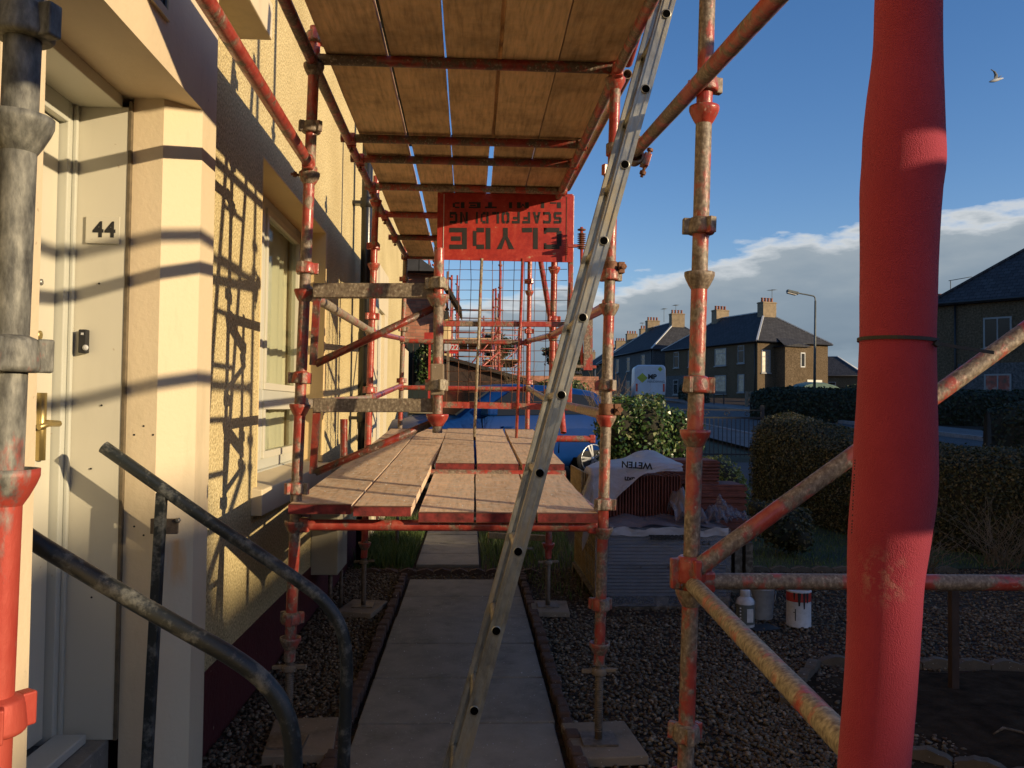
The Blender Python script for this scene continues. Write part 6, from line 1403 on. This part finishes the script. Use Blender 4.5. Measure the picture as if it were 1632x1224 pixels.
def far_scaffold(label, x0, x1, ys_, zt, lifts, seed, mats=('pipe_red', 'pipe'), boards=True, r=.026, br=True):
    rr = random.Random(seed); root = thing('scaffold', (x0, ys_[0], gz(0, ys_[0])), label, 'scaffold', 'scaffolds along the neighbouring houses')
    for y in ys_:
        for x in (x0, x1):
            top_ = zt+rr.uniform(-.4, .5); b = MB(); b.tube([(x, y, gz(0, y)), (x+rr.uniform(-.04, .04), y, top_)], r, 8)
            z = gz(0, y)+.5
            while z < top_: b.lathe((x, y, z), [(r, -.02), (r*1.8, 0), (r*1.8, .03), (r, .03)], 8, closed=False); z += .5
            b.build('standard', mats[rr.randrange(2)], root)
    for z in lifts:
        for x in (x0, x1):
            b = MB(); b.tube([(x, ys_[0]-.1, z), (x, ys_[-1]+.1, z+.02)], r*.9, 6); b.build('ledger', mats[rr.randrange(2)], root)
        for y in ys_:
            b = MB(); b.tube([(x0-.1, y, z+.05), (x1+.12, y, z+.05)], r*.9, 6); b.build('transom', mats[rr.randrange(2)], root)
    if boards:
        for z in boards:
            b = MB()
            for k in range(4): b.box((x0+.06+k*(x1-x0-.12)/4, ys_[0]-.3, z+.08), (x0+.04+(k+1)*(x1-x0-.12)/4, ys_[-1]+.3, z+.12))
            b.build('deck', 'board_under', root)
    if br:
        b = MB(); b.tube([(x1, ys_[0], lifts[0]), (x1, ys_[-1], lifts[-1])], r*.9, 6); b.tube([(x0, ys_[0]-.05, lifts[0]), (x1, ys_[0]-.05, lifts[-1]-.6)], r*.9, 6); b.build('brace', mats[0], root)
    return root
far_scaffold('neighbouring scaffold standing around the shed and brick house', -.55, .62, (18.6, 21.2, 23.8), 4.7, (1.7, 2.2, 2.9, 3.35), 3, boards=(2.2,))
far_scaffold('second neighbouring scaffold with thin horizontal rails seen through the mesh', -.5, .9, (27, 29.5, 32), 5.6, (2.3, 2.8, 3.6, 4.1, 4.6), 5, boards=(3.6,))
far_scaffold('most distant scaffold seen low through the mesh', .6, 2.4, (40, 43, 46), 6.0, (2.6, 3.2, 3.7, 4.5, 5.2), 7, boards=(3.7,))
far_scaffold('scaffold guard rails above the roof of the brick neighbour', -2.2, -1.05, (20.0, 22.5), 5.9, (4.7, 5.05, 5.4), 9, boards=None, br=False, r=.02)
b = MB(); YW = 34
b.box((.1, YW, gz(0, YW)-.2), (5.2, YW+.25, P(800, 598, Y=YW).z)); tag(b.build('brick_wall', 'brick'), 'low pink brick garden wall seen through the mesh beyond the shed', 'wall')
twigs('bare_shrub', (.9, 15.9), 26, 1.25, 'bare reddish stems beside the shed, behind the mesh guard', .5, mat='twig', cat='shrub', z=1.3, rad=.005)
# terrace continuing on our side, far off
semi('far_house', (-1.0, 62), 0, 14, 6, gz(0, 62), 4.4, 7.0, 'far house on the near side of the road, glimpsed under the distant scaffold', wins_end=[(4.5, 2.5, 1.1, 1.3)]).location.x = -7.6

# ================================================================ gull
gp_ = P(1587, 125, Y=24); gu = thing('seagull', gp_, 'grey winged gull flying high on the right of the sky', 'gull')
b = MB(); pr_ = [(-.21, .005), (-.17, .028), (-.06, .05), (.05, .046), (.13, .03), (.17, .026), (.20, .016), (.235, .004)]
dir_ = Vector((.96, -.1, .26)).normalized(); b.tube([gp_ + dir_*x + Vector((0, 0, -.05)) for x, r_ in pr_], [r_ for x, r_ in pr_], 10); b.build('body', 'gull', gu)
def wing(pts, w0, mat='gull_grey'):
    b = MB(); n = len(pts); vs = []
    for i, p in enumerate(pts):
        w_ = w0*(1-.75*(i/(n-1))**1.5); q = gp_+Vector(p); vs += [q+Vector((w_*.5, 0, .004)), q+Vector((-w_*.5, 0, 0)), q+Vector((-w_*.5, .0, -.006)), q+Vector((w_*.5, 0, -.008))]
    b.add(vs, [(i*4+k, i*4+(k+1)%4, (i+1)*4+(k+1)%4, (i+1)*4+k) for i in range(n-1) for k in range(4)] + [(0,1,2,3), tuple((n-1)*4+k for k in (3,2,1,0))], 0, True); return b.build('wing', mat, gu)
wing([(-.0, -.01, -.04), (-.03, -.06, .09), (-.11, -.10, .17), (-.24, -.14, .21)], .13); wing([(.07, .01, -.04), (.12, .06, .04), (.19, .10, .10), (.27, .14, .15)], .06)
